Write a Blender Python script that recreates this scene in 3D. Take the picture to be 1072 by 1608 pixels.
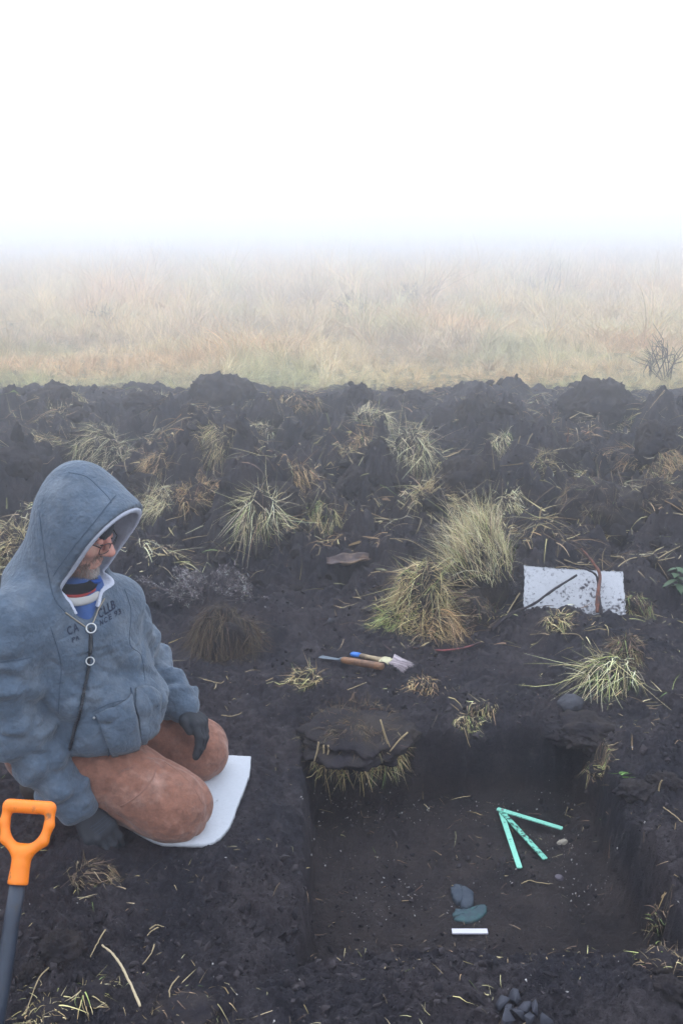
import bpy, math, random
import numpy as np
from mathutils import Vector, Matrix
from mathutils.bvhtree import BVHTree

random.seed(7)
rng = np.random.default_rng(11)
SC = bpy.context.scene
COL = SC.collection
for _o in list(bpy.data.objects):
    bpy.data.objects.remove(_o)

# ------------------------------------------------------------------ camera
CAM_H, PITCH, FPX = 1.70, 16.2, 1563.0          # FPX: focal length in photo pixels (photo 1072 x 1608)
cam_d = bpy.data.cameras.new('camera')
cam_d.sensor_fit = 'VERTICAL'
cam_d.sensor_height = 36.0
cam_d.lens = 36.0 * FPX / 1608.0
cam_d.clip_start, cam_d.clip_end = 0.05, 2000.0
cam = bpy.data.objects.new('camera', cam_d)
COL.objects.link(cam)
cam.location = (0, 0, CAM_H)
cam.rotation_euler = (math.radians(90 - PITCH), 0, 0)
SC.camera = cam

# ------------------------------------------------------------------ world: bright overcast over a clear-sky base
SUN_EL, SUN_AZ = math.radians(52), math.radians(-38)
W = bpy.data.worlds.new('World')
SC.world = W
W.use_nodes = True
nt = W.node_tree
nt.nodes.clear()
wo = nt.nodes.new('ShaderNodeOutputWorld')
sky = nt.nodes.new('ShaderNodeTexSky')
sky.sky_type = 'NISHITA'
sky.sun_disc = False
sky.sun_elevation = SUN_EL
sky.sun_rotation = SUN_AZ
sky.dust_density = 5.0
bg1 = nt.nodes.new('ShaderNodeBackground')
bg1.inputs['Strength'].default_value = 0.06
nt.links.new(sky.outputs[0], bg1.inputs['Color'])
geo = nt.nodes.new('ShaderNodeTexCoord')
sep = nt.nodes.new('ShaderNodeSeparateXYZ')
nt.links.new(geo.outputs['Generated'], sep.inputs[0])
ramp = nt.nodes.new('ShaderNodeMapRange')          # overcast: brighter towards the zenith
ramp.inputs['From Min'].default_value = 0.0
ramp.inputs['From Max'].default_value = 1.0
ramp.inputs['To Min'].default_value = 1.9
ramp.inputs['To Max'].default_value = 3.2
nt.links.new(sep.outputs['Z'], ramp.inputs['Value'])
bg2 = nt.nodes.new('ShaderNodeBackground')
tintm = nt.nodes.new('ShaderNodeMix')               # white at the horizon, faintly blue where the fog thins overhead
tintm.data_type = 'RGBA'
tintm.inputs['A'].default_value = (0.90, 0.94, 1.0, 1)
tintm.inputs['B'].default_value = (0.70, 0.82, 1.0, 1)
nt.links.new(sep.outputs['Z'], tintm.inputs['Factor'])
nt.links.new(tintm.outputs['Result'], bg2.inputs['Color'])
nt.links.new(ramp.outputs[0], bg2.inputs['Strength'])
mixs = nt.nodes.new('ShaderNodeMixShader')
mixs.inputs[0].default_value = 0.93
nt.links.new(bg1.outputs[0], mixs.inputs[1])
nt.links.new(bg2.outputs[0], mixs.inputs[2])
nt.links.new(mixs.outputs[0], wo.inputs['Surface'])

sun_d = bpy.data.lights.new('sun', 'SUN')
sun_d.energy = 0.7
sun_d.angle = math.radians(40)
sun_d.color = (1.0, 0.97, 0.93)
sun = bpy.data.objects.new('sun', sun_d)
COL.objects.link(sun)
sd = Vector((math.sin(SUN_AZ) * math.cos(SUN_EL), math.cos(SUN_AZ) * math.cos(SUN_EL), math.sin(SUN_EL)))
sun.rotation_euler = sd.to_track_quat('Z', 'Y').to_euler()
sun.location = (0, 0, 30)

SC.view_settings.view_transform = 'Standard'
SC.view_settings.look = 'None'
SC.view_settings.exposure = 0.0
SC.view_settings.gamma = 1.0
SC.view_settings.use_curve_mapping = False
SC.render.engine = 'CYCLES'
SC.cycles.use_denoising = True
SC.cycles.max_bounces = 6
SC.cycles.volume_bounces = 3
SC.cycles.transparent_max_bounces = 6
HAZE_DENSITY = 0.039

# ------------------------------------------------------------------ pixel helpers (photo pixels to places on the ground)
_p = math.radians(PITCH)
def ray(px, py):
    a, b = (px - 536.0) / FPX, (804.0 - py) / FPX
    return np.array([a, math.cos(_p) + b * math.sin(_p), -math.sin(_p) + b * math.cos(_p)])
def at_z(px, py, z=0.0):
    r = ray(px, py)
    return np.array([0, 0, CAM_H]) + r * ((z - CAM_H) / r[2])
def at_y(px, py, y):
    r = ray(px, py)
    return np.array([0, 0, CAM_H]) + r * (y / r[1])
def depth_of(p):
    return p[1] * math.cos(_p) + (CAM_H - p[2]) * math.sin(_p)
def on_ground(px, py, z0=.45, z1=-.34):
    """first place where the line of sight through a photo pixel meets the ground"""
    A, B = at_z(px, py, z0), at_z(px, py, z1)
    t = np.linspace(0, 1, 160)
    Q = A + (B - A) * t[:, None]
    d = Q[:, 2] - H(Q[:, 0], Q[:, 1])
    k = int(np.argmax(d < 0))
    if k == 0: k = 159
    u = d[k - 1] / (d[k - 1] - d[k]) if d[k - 1] != d[k] else 0
    p = Q[k - 1] + (Q[k] - Q[k - 1]) * min(max(u, 0), 1)
    return p

# ------------------------------------------------------------------ noise
def _h(ix, iy, iz, s):
    n = (ix.astype(np.int64) * 374761393 + iy.astype(np.int64) * 668265263 + iz.astype(np.int64) * 2147483647 + s * 974634777) & 0xffffffff
    n = ((n ^ (n >> 13)) * 1274126177) & 0xffffffff
    n = ((n ^ (n >> 16)) * 2246822519) & 0xffffffff
    return (n ^ (n >> 15)) & 0xffffffff
def noise2(x, y, s=0):
    x0, y0 = np.floor(x), np.floor(y)
    fx, fy = x - x0, y - y0
    u, v = fx * fx * fx * (fx * (fx * 6 - 15) + 10), fy * fy * fy * (fy * (fy * 6 - 15) + 10)
    z = np.zeros_like(x0)
    def g(i, j):
        a = _h(x0 + i, y0 + j, z, s) * (2 * math.pi / 4294967296.0)
        return np.cos(a) * (fx - i) + np.sin(a) * (fy - j)
    a = g(0, 0) * (1 - u) + g(1, 0) * u
    b = g(0, 1) * (1 - u) + g(1, 1) * u
    return (a * (1 - v) + b * v) * 1.5
def noise3(p, s=0):
    q = np.floor(p)
    f = p - q
    w = f * f * f * (f * (f * 6 - 15) + 10)
    out = 0
    for i in (0, 1):
        for j in (0, 1):
            for k in (0, 1):
                hsh = _h(q[:, 0] + i, q[:, 1] + j, q[:, 2] + k, s)
                gx = (hsh & 1023) / 511.5 - 1
                gy = ((hsh >> 10) & 1023) / 511.5 - 1
                gz = ((hsh >> 20) & 1023) / 511.5 - 1
                d = gx * (f[:, 0] - i) + gy * (f[:, 1] - j) + gz * (f[:, 2] - k)
                wt = (w[:, 0] if i else 1 - w[:, 0]) * (w[:, 1] if j else 1 - w[:, 1]) * (w[:, 2] if k else 1 - w[:, 2])
                out = out + d * wt
    return out
def cells(x, y, s=0):
    """cracked-earth pattern: 0 in the cracks, rising to about 1 inside each clod, and a random value per clod"""
    x0, y0 = np.floor(x), np.floor(y)
    z = np.zeros_like(x0)
    d1 = np.full_like(x0, 9.0); d2 = np.full_like(x0, 9.0); idv = np.zeros_like(x0)
    for i in (-1, 0, 1):
        for j in (-1, 0, 1):
            h = _h(x0 + i, y0 + j, z, s)
            qx = x0 + i + (h & 1023) / 1023.0; qy = y0 + j + ((h >> 10) & 1023) / 1023.0
            d = np.hypot(qx - x, qy - y)
            r = ((h >> 20) & 1023) / 1023.0
            n = d < d1
            d2 = np.where(n, d1, np.minimum(d2, d)); idv = np.where(n, r, idv); d1 = np.where(n, d, d1)
    return np.clip((d2 - d1) * 2.2, 0, 1), idv
def sst(a, b, x):
    t = np.clip((x - a) / (b - a), 0, 1)
    return t * t * (3 - 2 * t)

# ------------------------------------------------------------------ ground height
PIT = [(-0.135, 3.10), (0.865, 3.12), (0.875, 2.03), (-0.105, 2.02)]      # rim corners: far left, far right, near right, near left
PIT_Z = -0.235
def pit_dist(x, y):
    d = np.full_like(x, 1e9)
    for i in range(4):
        (ax, ay), (bx, by) = PIT[i], PIT[(i + 1) % 4]
        nx, ny = (by - ay), -(bx - ax)
        l = math.hypot(nx, ny)
        d = np.minimum(d, ((x - ax) * nx + (y - ay) * ny) / l)
    return d
LUMPS = []        # (x, y, radius, height): hand-placed swells of the dug soil
def H(x, y):
    x = np.asarray(x, float)
    y = np.asarray(y, float)
    wob = 0.25 * noise2(x * 0.8, y * 0.8, 3)
    plow = sst(3.7, 5.6, y + wob) * (1 - sst(9.9, 10.7, y + wob))
    right = sst(0.95, 1.5, x) * (1 - plow) * (1 - sst(10, 10.6, y))
    n1 = np.abs(noise2(x * 1.15 + 0.3 * noise2(x * 2, y * 2, 8), y * 1.35, 21))
    n2 = np.abs(noise2(x * 2.6, y * 2.9, 22))
    n3 = np.abs(noise2(x * 5.7, y * 5.9, 23))
    low = 1 - 0.55 * sst(8.0, 9.6, y)
    big = 0.50 * (n1 - 0.2) + 0.24 * (n2 - 0.2) + 0.13 * (n3 - 0.2)
    h = plow * low * big + 0.45 * right * (0.12 * (n2 - 0.1) + 0.12 * (n3 - 0.15))
    soil = 1 - sst(10.2, 11.0, y + wob)
    calm = (1 - 0.75 * sst(0.55, 0.25, np.hypot((x + 0.62) / 1.0, (y - 2.65) / 0.8)))
    mid = soil * (0.3 + 0.7 * sst(3.0, 4.5, y))
    h = h + calm * soil * (0.022 * noise2(x * 3.1, y * 3.1, 31) + 0.017 * noise2(x * 7.3, y * 7.3, 32))
    l37, l80, l21 = sst(6.5, 4.5, y), sst(4.2, 3.0, y), sst(9, 6.5, y)
    fine = 0.020 * np.abs(noise2(x * 17, y * 17, 33)) * sst(10, 7.5, y) + 0.014 * l37 * np.abs(noise2(x * 37, y * 37, 34)) + 0.008 * l80 * noise2(x * 80, y * 80, 35)
    near = sst(11.5, 5.0, y)
    h = h + soil * (0.35 + 0.65 * calm) * (fine * (1 + 1.3 * plow))
    wx, wy = x + .05 * noise2(x * 6, y * 6, 37), y + .05 * noise2(x * 6, y * 6, 38)
    h = h + plow * low * (0.055 * np.abs(noise2(wx * 10, wy * 10, 36)) + 0.03 * l21 * np.abs(noise2(wx * 21, wy * 21, 39)))
    k1, i1 = cells(x * 15 + noise2(x * 9, y * 9, 44), y * 15 + noise2(x * 9, y * 9, 45), 1)
    k2, i2 = cells(x * 38 + noise2(x * 30, y * 30, 46), y * 38 + noise2(x * 30, y * 30, 47), 2)
    pat = sst(-.15, .35, noise2(x * 1.9, y * 1.9, 48)) * (.35 + .65 * calm)
    h = h + soil * pat * (.026 * np.sqrt(k1) * i1 * (1 + 1.2 * plow * l21) + .009 * l37 * np.sqrt(k2) * i2)
    k3, i3 = cells(x * 6.5 + .6 * noise2(x * 5, y * 5, 42), y * 6.5 + .6 * noise2(x * 5, y * 5, 43), 3)
    h = h + plow * low * .11 * np.sqrt(k3) * i3
    for lx, ly, lr, lh in LUMPS:
        d2 = ((x - lx) ** 2 + (y - ly) ** 2) / (lr * lr)
        h = h + lh * np.exp(-d2 * 1.6) * (1 + 0.5 * noise2(x * 9, y * 9, 41))
    # meadow swell
    h = h + sst(10.5, 14, y) * 0.05 * noise2(x * 0.5, y * 0.5, 51) + sst(20, 90, y) * sst(-40, 60, x) * 0.45
    # the dug square
    d = pit_dist(x, y)
    wall = 0.018 * noise2(x * 9, y * 9, 61) + 0.008 * noise2(x * 31, y * 31, 62)
    t = sst(0.0, 0.038, d + wall)
    floor = PIT_Z + 0.010 * noise2(x * 4, y * 4, 63) + 0.006 * np.abs(noise2(x * 21, y * 21, 64)) + 0.006 * np.abs(noise2(x * 48, y * 48, 65)) + 0.003 * noise2(x * 90, y * 90, 66)
    floor = floor + 0.035 * sst(0.10, 0.03, d) * (0.6 + noise2(x * 6, y * 6, 67))
    edge = -0.02 * sst(-0.10, 0.0, d + wall) * (d < 0.2)
    return (h + edge) * (1 - t) + floor * t

for _px, _py, _r, _h0 in [(890, 1190, 0.16, 0.05), (1010, 1180, 0.2, 0.06), (1050, 1330, 0.15, 0.07), (430, 1000, 0.25, 0.05), (560, 1110, 0.20, 0.05),
                          (640, 1100, 0.18, 0.03), (940, 1020, 0.25, 0.09), (880, 990, 0.22, 0.05), (60, 1470, 0.10, 0.05), (120, 1350, 0.12, 0.05),
                          (790, 920, 0.3, 0.08), (1000, 1560, 0.14, 0.05), (470, 870, 0.45, 0.07), (860, 1540, 0.1, 0.025), (700, 1545, 0.2, 0.02),
                          (330, 950, 0.3, 0.06), (30, 1380, .12, .04)]:
    _g = at_z(_px, _py)
    LUMPS.append((_g[0], _g[1], _r, _h0))

# ------------------------------------------------------------------ object helpers
def new_mesh(name, verts, faces, smooth=True):
    verts = np.asarray(verts, np.float32)
    me = bpy.data.meshes.new(name)
    if isinstance(faces, np.ndarray):
        k = faces.shape[1] if len(faces) else 4
        me.vertices.add(len(verts))
        me.vertices.foreach_set('co', verts.ravel())
        me.loops.add(faces.size)
        me.loops.foreach_set('vertex_index', faces.astype(np.int32).ravel())
        me.polygons.add(len(faces))
        me.polygons.foreach_set('loop_start', np.arange(0, faces.size, k, dtype=np.int32))
        me.polygons.foreach_set('loop_total', np.full(len(faces), k, np.int32))
        me.update(calc_edges=True)
        me.validate()
    else:
        me.from_pydata([tuple(v) for v in verts.tolist()], [], [tuple(f) for f in faces])
        me.update()
    if smooth and len(me.polygons):
        me.polygons.foreach_set('use_smooth', np.ones(len(me.polygons), bool))
    return me
def add_col(me, cols):
    a = me.attributes.new('tint', 'FLOAT_COLOR', 'POINT')
    c = np.ones((len(me.vertices), 4), np.float32)
    c[:, :3] = cols
    a.data.foreach_set('color', c.ravel())
def link(name, me, mat=None, parent=None, loc=None, label=None, cat=None, group=None, kind=None):
    """one object; when parent is given the mesh is in world space and is moved into the parent's frame"""
    o = bpy.data.objects.new(name, me)
    COL.objects.link(o)
    if mat is not None and me is not None:
        me.materials.clear()
        me.materials.append(mat)
    if parent is not None:
        o.parent = parent
        root = parent
        off = Vector((0, 0, 0))
        while root is not None:
            off += root.location
            root = root.parent
        if me is not None and loc is None:
            me.transform(Matrix.Translation(-off))
        elif loc is not None:
            o.location = Vector(loc) - off
    elif loc is not None:
        o.location = loc
    if label: o['label'] = label
    if cat: o['category'] = cat
    if group: o['group'] = group
    if kind: o['kind'] = kind
    return o
def thing(name, loc, label, cat, group=None):
    o = bpy.data.objects.new(name, None)
    COL.objects.link(o)
    o.empty_display_size = 0.05
    o.location = Vector([float(v) for v in loc])
    o['label'], o['category'] = label, cat
    if group: o['group'] = group
    return o
def solo(name, verts, faces, mat, label, cat, group=None, kind=None, smooth=True, cols=None):
    """a thing that is one mesh, its origin at its base"""
    v = np.asarray(verts, float)
    c = np.array([v[:, 0].mean(), v[:, 1].mean(), v[:, 2].min()])
    me = new_mesh(name, v - c, faces, smooth)
    if cols is not None: add_col(me, cols)
    return link(name, me, mat, loc=tuple(c), label=label, cat=cat, group=group, kind=kind)
def cat_meshes(parts):
    V, F, n = [], [], 0
    for v, f in parts:
        V.append(np.asarray(v, float)); F.append(np.asarray(f) + n); n += len(v)
    return np.concatenate(V), np.concatenate(F)

def tube(pts, rad, sides=7, caps=True):
    P = np.asarray(pts, float)
    n = len(P)
    R = np.full(n, rad) if np.isscalar(rad) else np.asarray(rad, float)
    T = np.gradient(P, axis=0)
    T /= np.linalg.norm(T, axis=1)[:, None] + 1e-12
    up = np.array([0, 0, 1.0]) if abs(T[0][2]) < 0.9 else np.array([1.0, 0, 0])
    V = []
    u = np.cross(T[0], up); u /= np.linalg.norm(u)
    for i in range(n):
        u = u - T[i] * u.dot(T[i]); u /= np.linalg.norm(u)
        w = np.cross(T[i], u)
        for k in range(sides):
            a = 2 * math.pi * k / sides
            V.append(P[i] + R[i] * (math.cos(a) * u + math.sin(a) * w))
    F = []
    for i in range(n - 1):
        for k in range(sides):
            F.append((i * sides + k, i * sides + (k + 1) % sides, (i + 1) * sides + (k + 1) % sides, (i + 1) * sides + k))
    if caps:
        V += [P[0], P[-1]]
        a, b = len(V) - 2, len(V) - 1
        for k in range(sides):
            F.append((a, (k + 1) % sides, k, a))
            F.append((b, (n - 1) * sides + k, (n - 1) * sides + (k + 1) % sides, b))
    F2 = [tuple(dict.fromkeys(f)) for f in F]
    return np.array(V), F2
def tubes_obj(list_of_tubes):
    V, F, n = [], [], 0
    for v, f in list_of_tubes:
        V.append(v); F += [tuple(i + n for i in q) for q in f]; n += len(v)
    return np.concatenate(V), F
def smooth_path(pts, n=24):
    P = np.asarray(pts, float)
    Q = np.vstack([2 * P[0] - P[1], P, 2 * P[-1] - P[-2]])
    out = []
    m = len(P) - 1
    for t in np.linspace(0, m, n):
        i = min(int(t), m - 1); u = t - i
        p0, p1, p2, p3 = Q[i], Q[i + 1], Q[i + 2], Q[i + 3]
        out.append(0.5 * (2 * p1 + (p2 - p0) * u + (2 * p0 - 5 * p1 + 4 * p2 - p3) * u * u + (3 * p1 - p0 - 3 * p2 + p3) * u ** 3))
    return np.array(out)
def ico(sub):
    import bmesh
    bm = bmesh.new()
    bmesh.ops.create_icosphere(bm, subdivisions=sub, radius=1.0)
    v = np.array([x.co[:] for x in bm.verts])
    f = np.array([[x.index for x in q.verts] for q in bm.faces])
    bm.free()
    return v, f
ICO = {k: ico(k) for k in (1, 2, 3, 4, 5)}
def lump(c, r, sub=4, amp=0.3, freq=2.0, seed=0, crumb=0.06):
    v, f = ICO[sub]
    o = rng.random(3) * 0 + seed * 7.3
    d = 1 + amp * noise3(v * freq + o, seed) + amp * 0.5 * np.abs(noise3(v * freq * 2.3 + o, seed + 1)) + crumb * np.abs(noise3(v * freq * 6 + o, seed + 2)) * 2 + crumb * 1.2 * noise3(v * freq * 13 + o, seed + 3) + (crumb * noise3(v * freq * 27 + o, seed + 4) if sub > 3 else 0)
    return np.asarray(c) + v * d[:, None] * np.asarray(r), f
def rock(c, r, seed, cuts=7, sub=3, rough=0.04, flat=0.75):
    """an angular stone: a ball cut by random planes"""
    R = np.random.default_rng(seed)
    v, f = ICO[sub]
    v = v.copy()
    for _ in range(cuts):
        n = R.normal(size=3); n /= np.linalg.norm(n)
        o = R.uniform(flat - 0.15, flat + 0.1)
        d = v @ n - o
        v = v - np.outer(np.clip(d, 0, None), n)
    v = v * (1 + rough * noise3(v * 4 + seed, seed))[:, None]
    a = R.uniform(0, 6.28)
    v = v * np.asarray(r)
    Rz = np.array([[math.cos(a), -math.sin(a), 0], [math.sin(a), math.cos(a), 0], [0, 0, 1]])
    return v @ Rz.T + np.asarray(c), f
def chunk(c, r, seed, n=13, bev=.12):
    """an angular broken piece: hull of random points with slightly worn edges"""
    import bmesh
    R = np.random.default_rng(seed)
    p = R.uniform(-1, 1, (n, 3))
    p = np.sign(p) * np.abs(p) ** .55
    bm = bmesh.new()
    for q in p: bm.verts.new(q)
    bmesh.ops.convex_hull(bm, input=bm.verts[:])
    bmesh.ops.delete(bm, geom=[v for v in bm.verts if not v.link_faces], context='VERTS')
    bmesh.ops.dissolve_limit(bm, angle_limit=.25, verts=bm.verts[:], edges=bm.edges[:])
    if bev: bmesh.ops.bevel(bm, geom=bm.edges[:], offset=bev, segments=1, affect='EDGES', clamp_overlap=True)
    bmesh.ops.triangulate(bm, faces=bm.faces[:])
    v = np.array([x.co[:] for x in bm.verts])
    bm.verts.index_update()
    f = np.array([[x.index for x in q.verts] for q in bm.faces])
    bm.free()
    return v * np.asarray(r) + np.asarray(c), f
def slab(poly, z0, z1, bevel=0.002, hole=None):
    """flat piece from an outline (x, y) between two heights, its upper edge eased"""
    P = np.asarray(poly, float)
    n = len(P)
    c = P.mean(0)
    inn = c + (P - c) * (1 - bevel / np.maximum(np.linalg.norm(P - c, axis=1), 1e-4))[:, None]
    z0 = np.broadcast_to(z0, (n,)); z1 = np.broadcast_to(z1, (n,))
    V = np.vstack([np.c_[P, z0], np.c_[P, z1 - bevel], np.c_[inn, z1]])
    F = []
    for i in range(n):
        j = (i + 1) % n
        F.append((i, j, n + j, n + i)); F.append((n + i, n + j, 2 * n + j, 2 * n + i))
    F.append(tuple(range(2 * n, 3 * n))); F.append(tuple(range(n - 1, -1, -1)))
    return V, F

# ------------------------------------------------------------------ materials
def mat(name, color=(.5, .5, .5), rough=.8, spec=.3, metal=0.0, attr=False, nscale=0, namp=.3, c2=None, n2scale=None, bump=0.0, bscale=200, sheen=0.0, trans=0.0, thr=None):
    m = bpy.data.materials.new(name)
    m.use_nodes = True
    t = m.node_tree
    b = t.nodes['Principled BSDF']
    b.inputs['Roughness'].default_value = rough
    b.inputs['Specular IOR Level'].default_value = spec
    b.inputs['Metallic'].default_value = metal
    if sheen: b.inputs['Sheen Weight'].default_value = sheen; b.inputs['Sheen Roughness'].default_value = .5
    tc = t.nodes.new('ShaderNodeTexCoord')
    src = None
    if attr:
        a = t.nodes.new('ShaderNodeAttribute'); a.attribute_name = 'tint'
        src = a.outputs['Color']
    else:
        rgb = t.nodes.new('ShaderNodeRGB'); rgb.outputs[0].default_value = (*color, 1)
        src = rgb.outputs[0]
    if c2 is not None:
        n = t.nodes.new('ShaderNodeTexNoise'); n.inputs['Scale'].default_value = n2scale; n.inputs['Detail'].default_value = 6; n.inputs['Roughness'].default_value = .65
        t.links.new(tc.outputs['Object'], n.inputs['Vector'])
        mr = t.nodes.new('ShaderNodeMapRange'); lo, hi = thr or (.4, .62)
        mr.inputs['From Min'].default_value = lo; mr.inputs['From Max'].default_value = hi
        t.links.new(n.outputs['Fac'], mr.inputs['Value'])
        mx = t.nodes.new('ShaderNodeMix'); mx.data_type = 'RGBA'
        t.links.new(mr.outputs[0], mx.inputs['Factor'])
        t.links.new(src, mx.inputs['A']); mx.inputs['B'].default_value = (*c2, 1)
        src = mx.outputs['Result']
    if nscale:
        n = t.nodes.new('ShaderNodeTexNoise'); n.inputs['Scale'].default_value = nscale; n.inputs['Detail'].default_value = 8; n.inputs['Roughness'].default_value = .7
        t.links.new(tc.outputs['Object'], n.inputs['Vector'])
        mr = t.nodes.new('ShaderNodeMapRange'); mr.inputs['From Min'].default_value = .25; mr.inputs['From Max'].default_value = .75
        mr.inputs['To Min'].default_value = 1 - namp; mr.inputs['To Max'].default_value = 1 + namp
        t.links.new(n.outputs['Fac'], mr.inputs['Value'])
        mu = t.nodes.new('ShaderNodeMix'); mu.data_type = 'RGBA'; mu.blend_type = 'MULTIPLY'; mu.inputs['Factor'].default_value = 1
        t.links.new(src, mu.inputs['A']); t.links.new(mr.outputs[0], mu.inputs['B'])
        src = mu.outputs['Result']
    t.links.new(src, b.inputs['Base Color'])
    if bump:
        n = t.nodes.new('ShaderNodeTexNoise'); n.inputs['Scale'].default_value = bscale; n.inputs['Detail'].default_value = 5
        t.links.new(tc.outputs['Object'], n.inputs['Vector'])
        bp = t.nodes.new('ShaderNodeBump'); bp.inputs['Strength'].default_value = 1; bp.inputs['Distance'].default_value = bump
        t.links.new(n.outputs['Fac'], bp.inputs['Height']); t.links.new(bp.outputs[0], b.inputs['Normal'])
    m.diffuse_color = (*color, 1)
    return m
SOIL = (.0185, .0168, .0215)
M = {}
M['soil'] = mat('black_soil', SOIL, .92, .12, nscale=9, namp=.45, c2=(.03, .024, .023), n2scale=2.2, bump=.004, bscale=140)
M['clod'] = mat('clod_soil', (.0185, .0157, .0195), .92, .12, nscale=14, namp=.45, c2=(.034, .027, .024), n2scale=6, bump=.004, bscale=120)
M['root'] = mat('root_fibre', attr=True, rough=.85, spec=.2)
M['grass'] = mat('dry_grass', attr=True, rough=.75, spec=.25)
M['crumb'] = mat('crumb_soil', (.017, .0145, .0175), .9, .15, nscale=30, namp=.4)

# ------------------------------------------------------------------ ground sheet
def build_ground():
    ys = np.concatenate([-30 + np.array([0, 8, 15, 20, 24, 27, 28.5, 29.5]), np.linspace(0.2, 1.35, 18),
                         1.4 * np.exp(np.linspace(0, math.log(11.5 / 1.4), 830)), 11.5 * np.exp(np.linspace(0.012, math.log(220 / 11.5), 130))])
    u = np.linspace(-1, 1, 640)
    ex = np.array([1.15, 1.5, 2.2, 3.5, 6])
    u = np.concatenate([-ex[::-1], u, ex])
    hw = 0.55 + 0.47 * np.clip(ys, 0, None)
    X = np.empty((len(ys), len(u)))
    for i, (y, w) in enumerate(zip(ys, hw)):
        X[i] = np.clip(np.abs(u), 0, 1) * np.sign(u) * w
        big = np.abs(u) > 1
        X[i][big] = np.sign(u[big]) * (w + (np.abs(u[big]) - 1) ** 1.5 / 5 ** 1.5 * max(150 - w, 1))
    Y = np.repeat(ys[:, None], len(u), 1)
    Z = H(X.ravel(), Y.ravel())
    n, m = X.shape
    idx = np.arange(n * m).reshape(n, m)
    F = np.stack([idx[:-1, :-1], idx[:-1, 1:], idx[1:, 1:], idx[1:, :-1]], -1).reshape(-1, 4)
    me = new_mesh('ground', np.c_[X.ravel(), Y.ravel(), Z], F)
    m_ = bpy.data.materials.new('ground')
    m_.use_nodes = True
    t = m_.node_tree
    b = t.nodes['Principled BSDF']
    b.inputs['Roughness'].default_value = .92
    b.inputs['Specular IOR Level'].default_value = .12
    tc = t.nodes.new('ShaderNodeTexCoord')
    def nz(scale, det=7, r=.65):
        k = t.nodes.new('ShaderNodeTexNoise'); k.inputs['Scale'].default_value = scale; k.inputs['Detail'].default_value = det; k.inputs['Roughness'].default_value = r
        t.links.new(tc.outputs['Object'], k.inputs['Vector']); return k.outputs['Fac']
    def mr(s, a, b_, c, d):
        k = t.nodes.new('ShaderNodeMapRange'); t.links.new(s, k.inputs['Value'])
        for nme, v in zip(('From Min', 'From Max', 'To Min', 'To Max'), (a, b_, c, d)): k.inputs[nme].default_value = v
        return k.outputs[0]
    def mix(f, a, b_, mode='MIX'):
        k = t.nodes.new('ShaderNodeMix'); k.data_type = 'RGBA'; k.blend_type = mode
        if isinstance(f, float): k.inputs['Factor'].default_value = f
        else: t.links.new(f, k.inputs['Factor'])
        for nme, v in (('A', a), ('B', b_)):
            if isinstance(v, tuple): k.inputs[nme].default_value = (*v, 1)
            else: t.links.new(v, k.inputs[nme])
        return k.outputs['Result']
    c = mix(mr(nz(3.1, 5), .42, .62, 0, 1), SOIL, (.032, .0260, .0290))
    c = mix(mr(nz(6), .48, .7, 0, .8), c, (.052, .044, .047))
    c = mix(1.0, c, mr(nz(45, 9, .85), .30, .70, .2, 2.1), 'MULTIPLY')
    c = mix(mr(nz(14, 6, .75), .56, .66, 0, .8), c, (.058, .050, .054))
    # pale grit: sand grains and mineral flecks in the peat
    c = mix(mr(nz(210, 3, .6), .70, .76, 0, .75), c, (.16, .145, .135))
    spz = t.nodes.new('ShaderNodeSeparateXYZ'); t.links.new(tc.outputs['Object'], spz.inputs[0])
    c = mix(mr(spz.outputs['Z'], -.14, -.19, 0, .6), c, mix(mr(nz(9), .4, .65, 0, 1), (.024, .0185, .018), (.055, .042, .038)))      # browner layer at the bottom of the pit
    # meadow earth beyond the dug strip
    sp = t.nodes.new('ShaderNodeSeparateXYZ'); t.links.new(tc.outputs['Object'], sp.inputs[0])
    me_c = mix(mr(nz(.9), .35, .65, 0, 1), (.20, .155, .085), (.11, .11, .05))
    c = mix(mr(sp.outputs['Y'], 10.3, 11.2, 0, 1), c, me_c)
    t.links.new(c, b.inputs['Base Color'])
    ad = t.nodes.new('ShaderNodeMath'); ad.operation = 'ADD'
    t.links.new(nz(70, 6, .7), ad.inputs[0]); t.links.new(nz(260, 4, .6), ad.inputs[1])
    bp = t.nodes.new('ShaderNodeBump'); bp.inputs['Strength'].default_value = .9; bp.inputs['Distance'].default_value = .010
    t.links.new(ad.outputs[0], bp.inputs['Height']); t.links.new(bp.outputs[0], b.inputs['Normal'])
    return link('ground', me, m_, kind='structure', label='black dug peat soil with a square pit, meadow earth beyond')
build_ground()

# ------------------------------------------------------------------ haze: one closed box round the camera and the scene
def build_haze():
    x, y0, y1, z0, z1 = 160, -36, 226, -1.6, 2.75
    V = [(-x, y0, z0), (x, y0, z0), (x, y1, z0), (-x, y1, z0), (-x, y0, z1), (x, y0, z1), (x, y1, z1), (-x, y1, z1)]
    F = [(3, 2, 1, 0), (4, 5, 6, 7), (0, 1, 5, 4), (1, 2, 6, 5), (2, 3, 7, 6), (3, 0, 4, 7)]
    me = new_mesh('haze', V, F, False)
    m_ = bpy.data.materials.new('haze')
    m_.use_nodes = True
    t = m_.node_tree
    t.nodes.clear()
    o = t.nodes.new('ShaderNodeOutputMaterial')
    v = t.nodes.new('ShaderNodeVolumePrincipled')
    v.inputs['Color'].default_value = (.90, .93, 1.0, 1)
    v.inputs['Density'].default_value = HAZE_DENSITY
    v.inputs['Anisotropy'].default_value = 0.86
    t.links.new(v.outputs[0], o.inputs['Volume'])
    link('haze', me, m_, kind='stuff')
build_haze()

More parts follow.
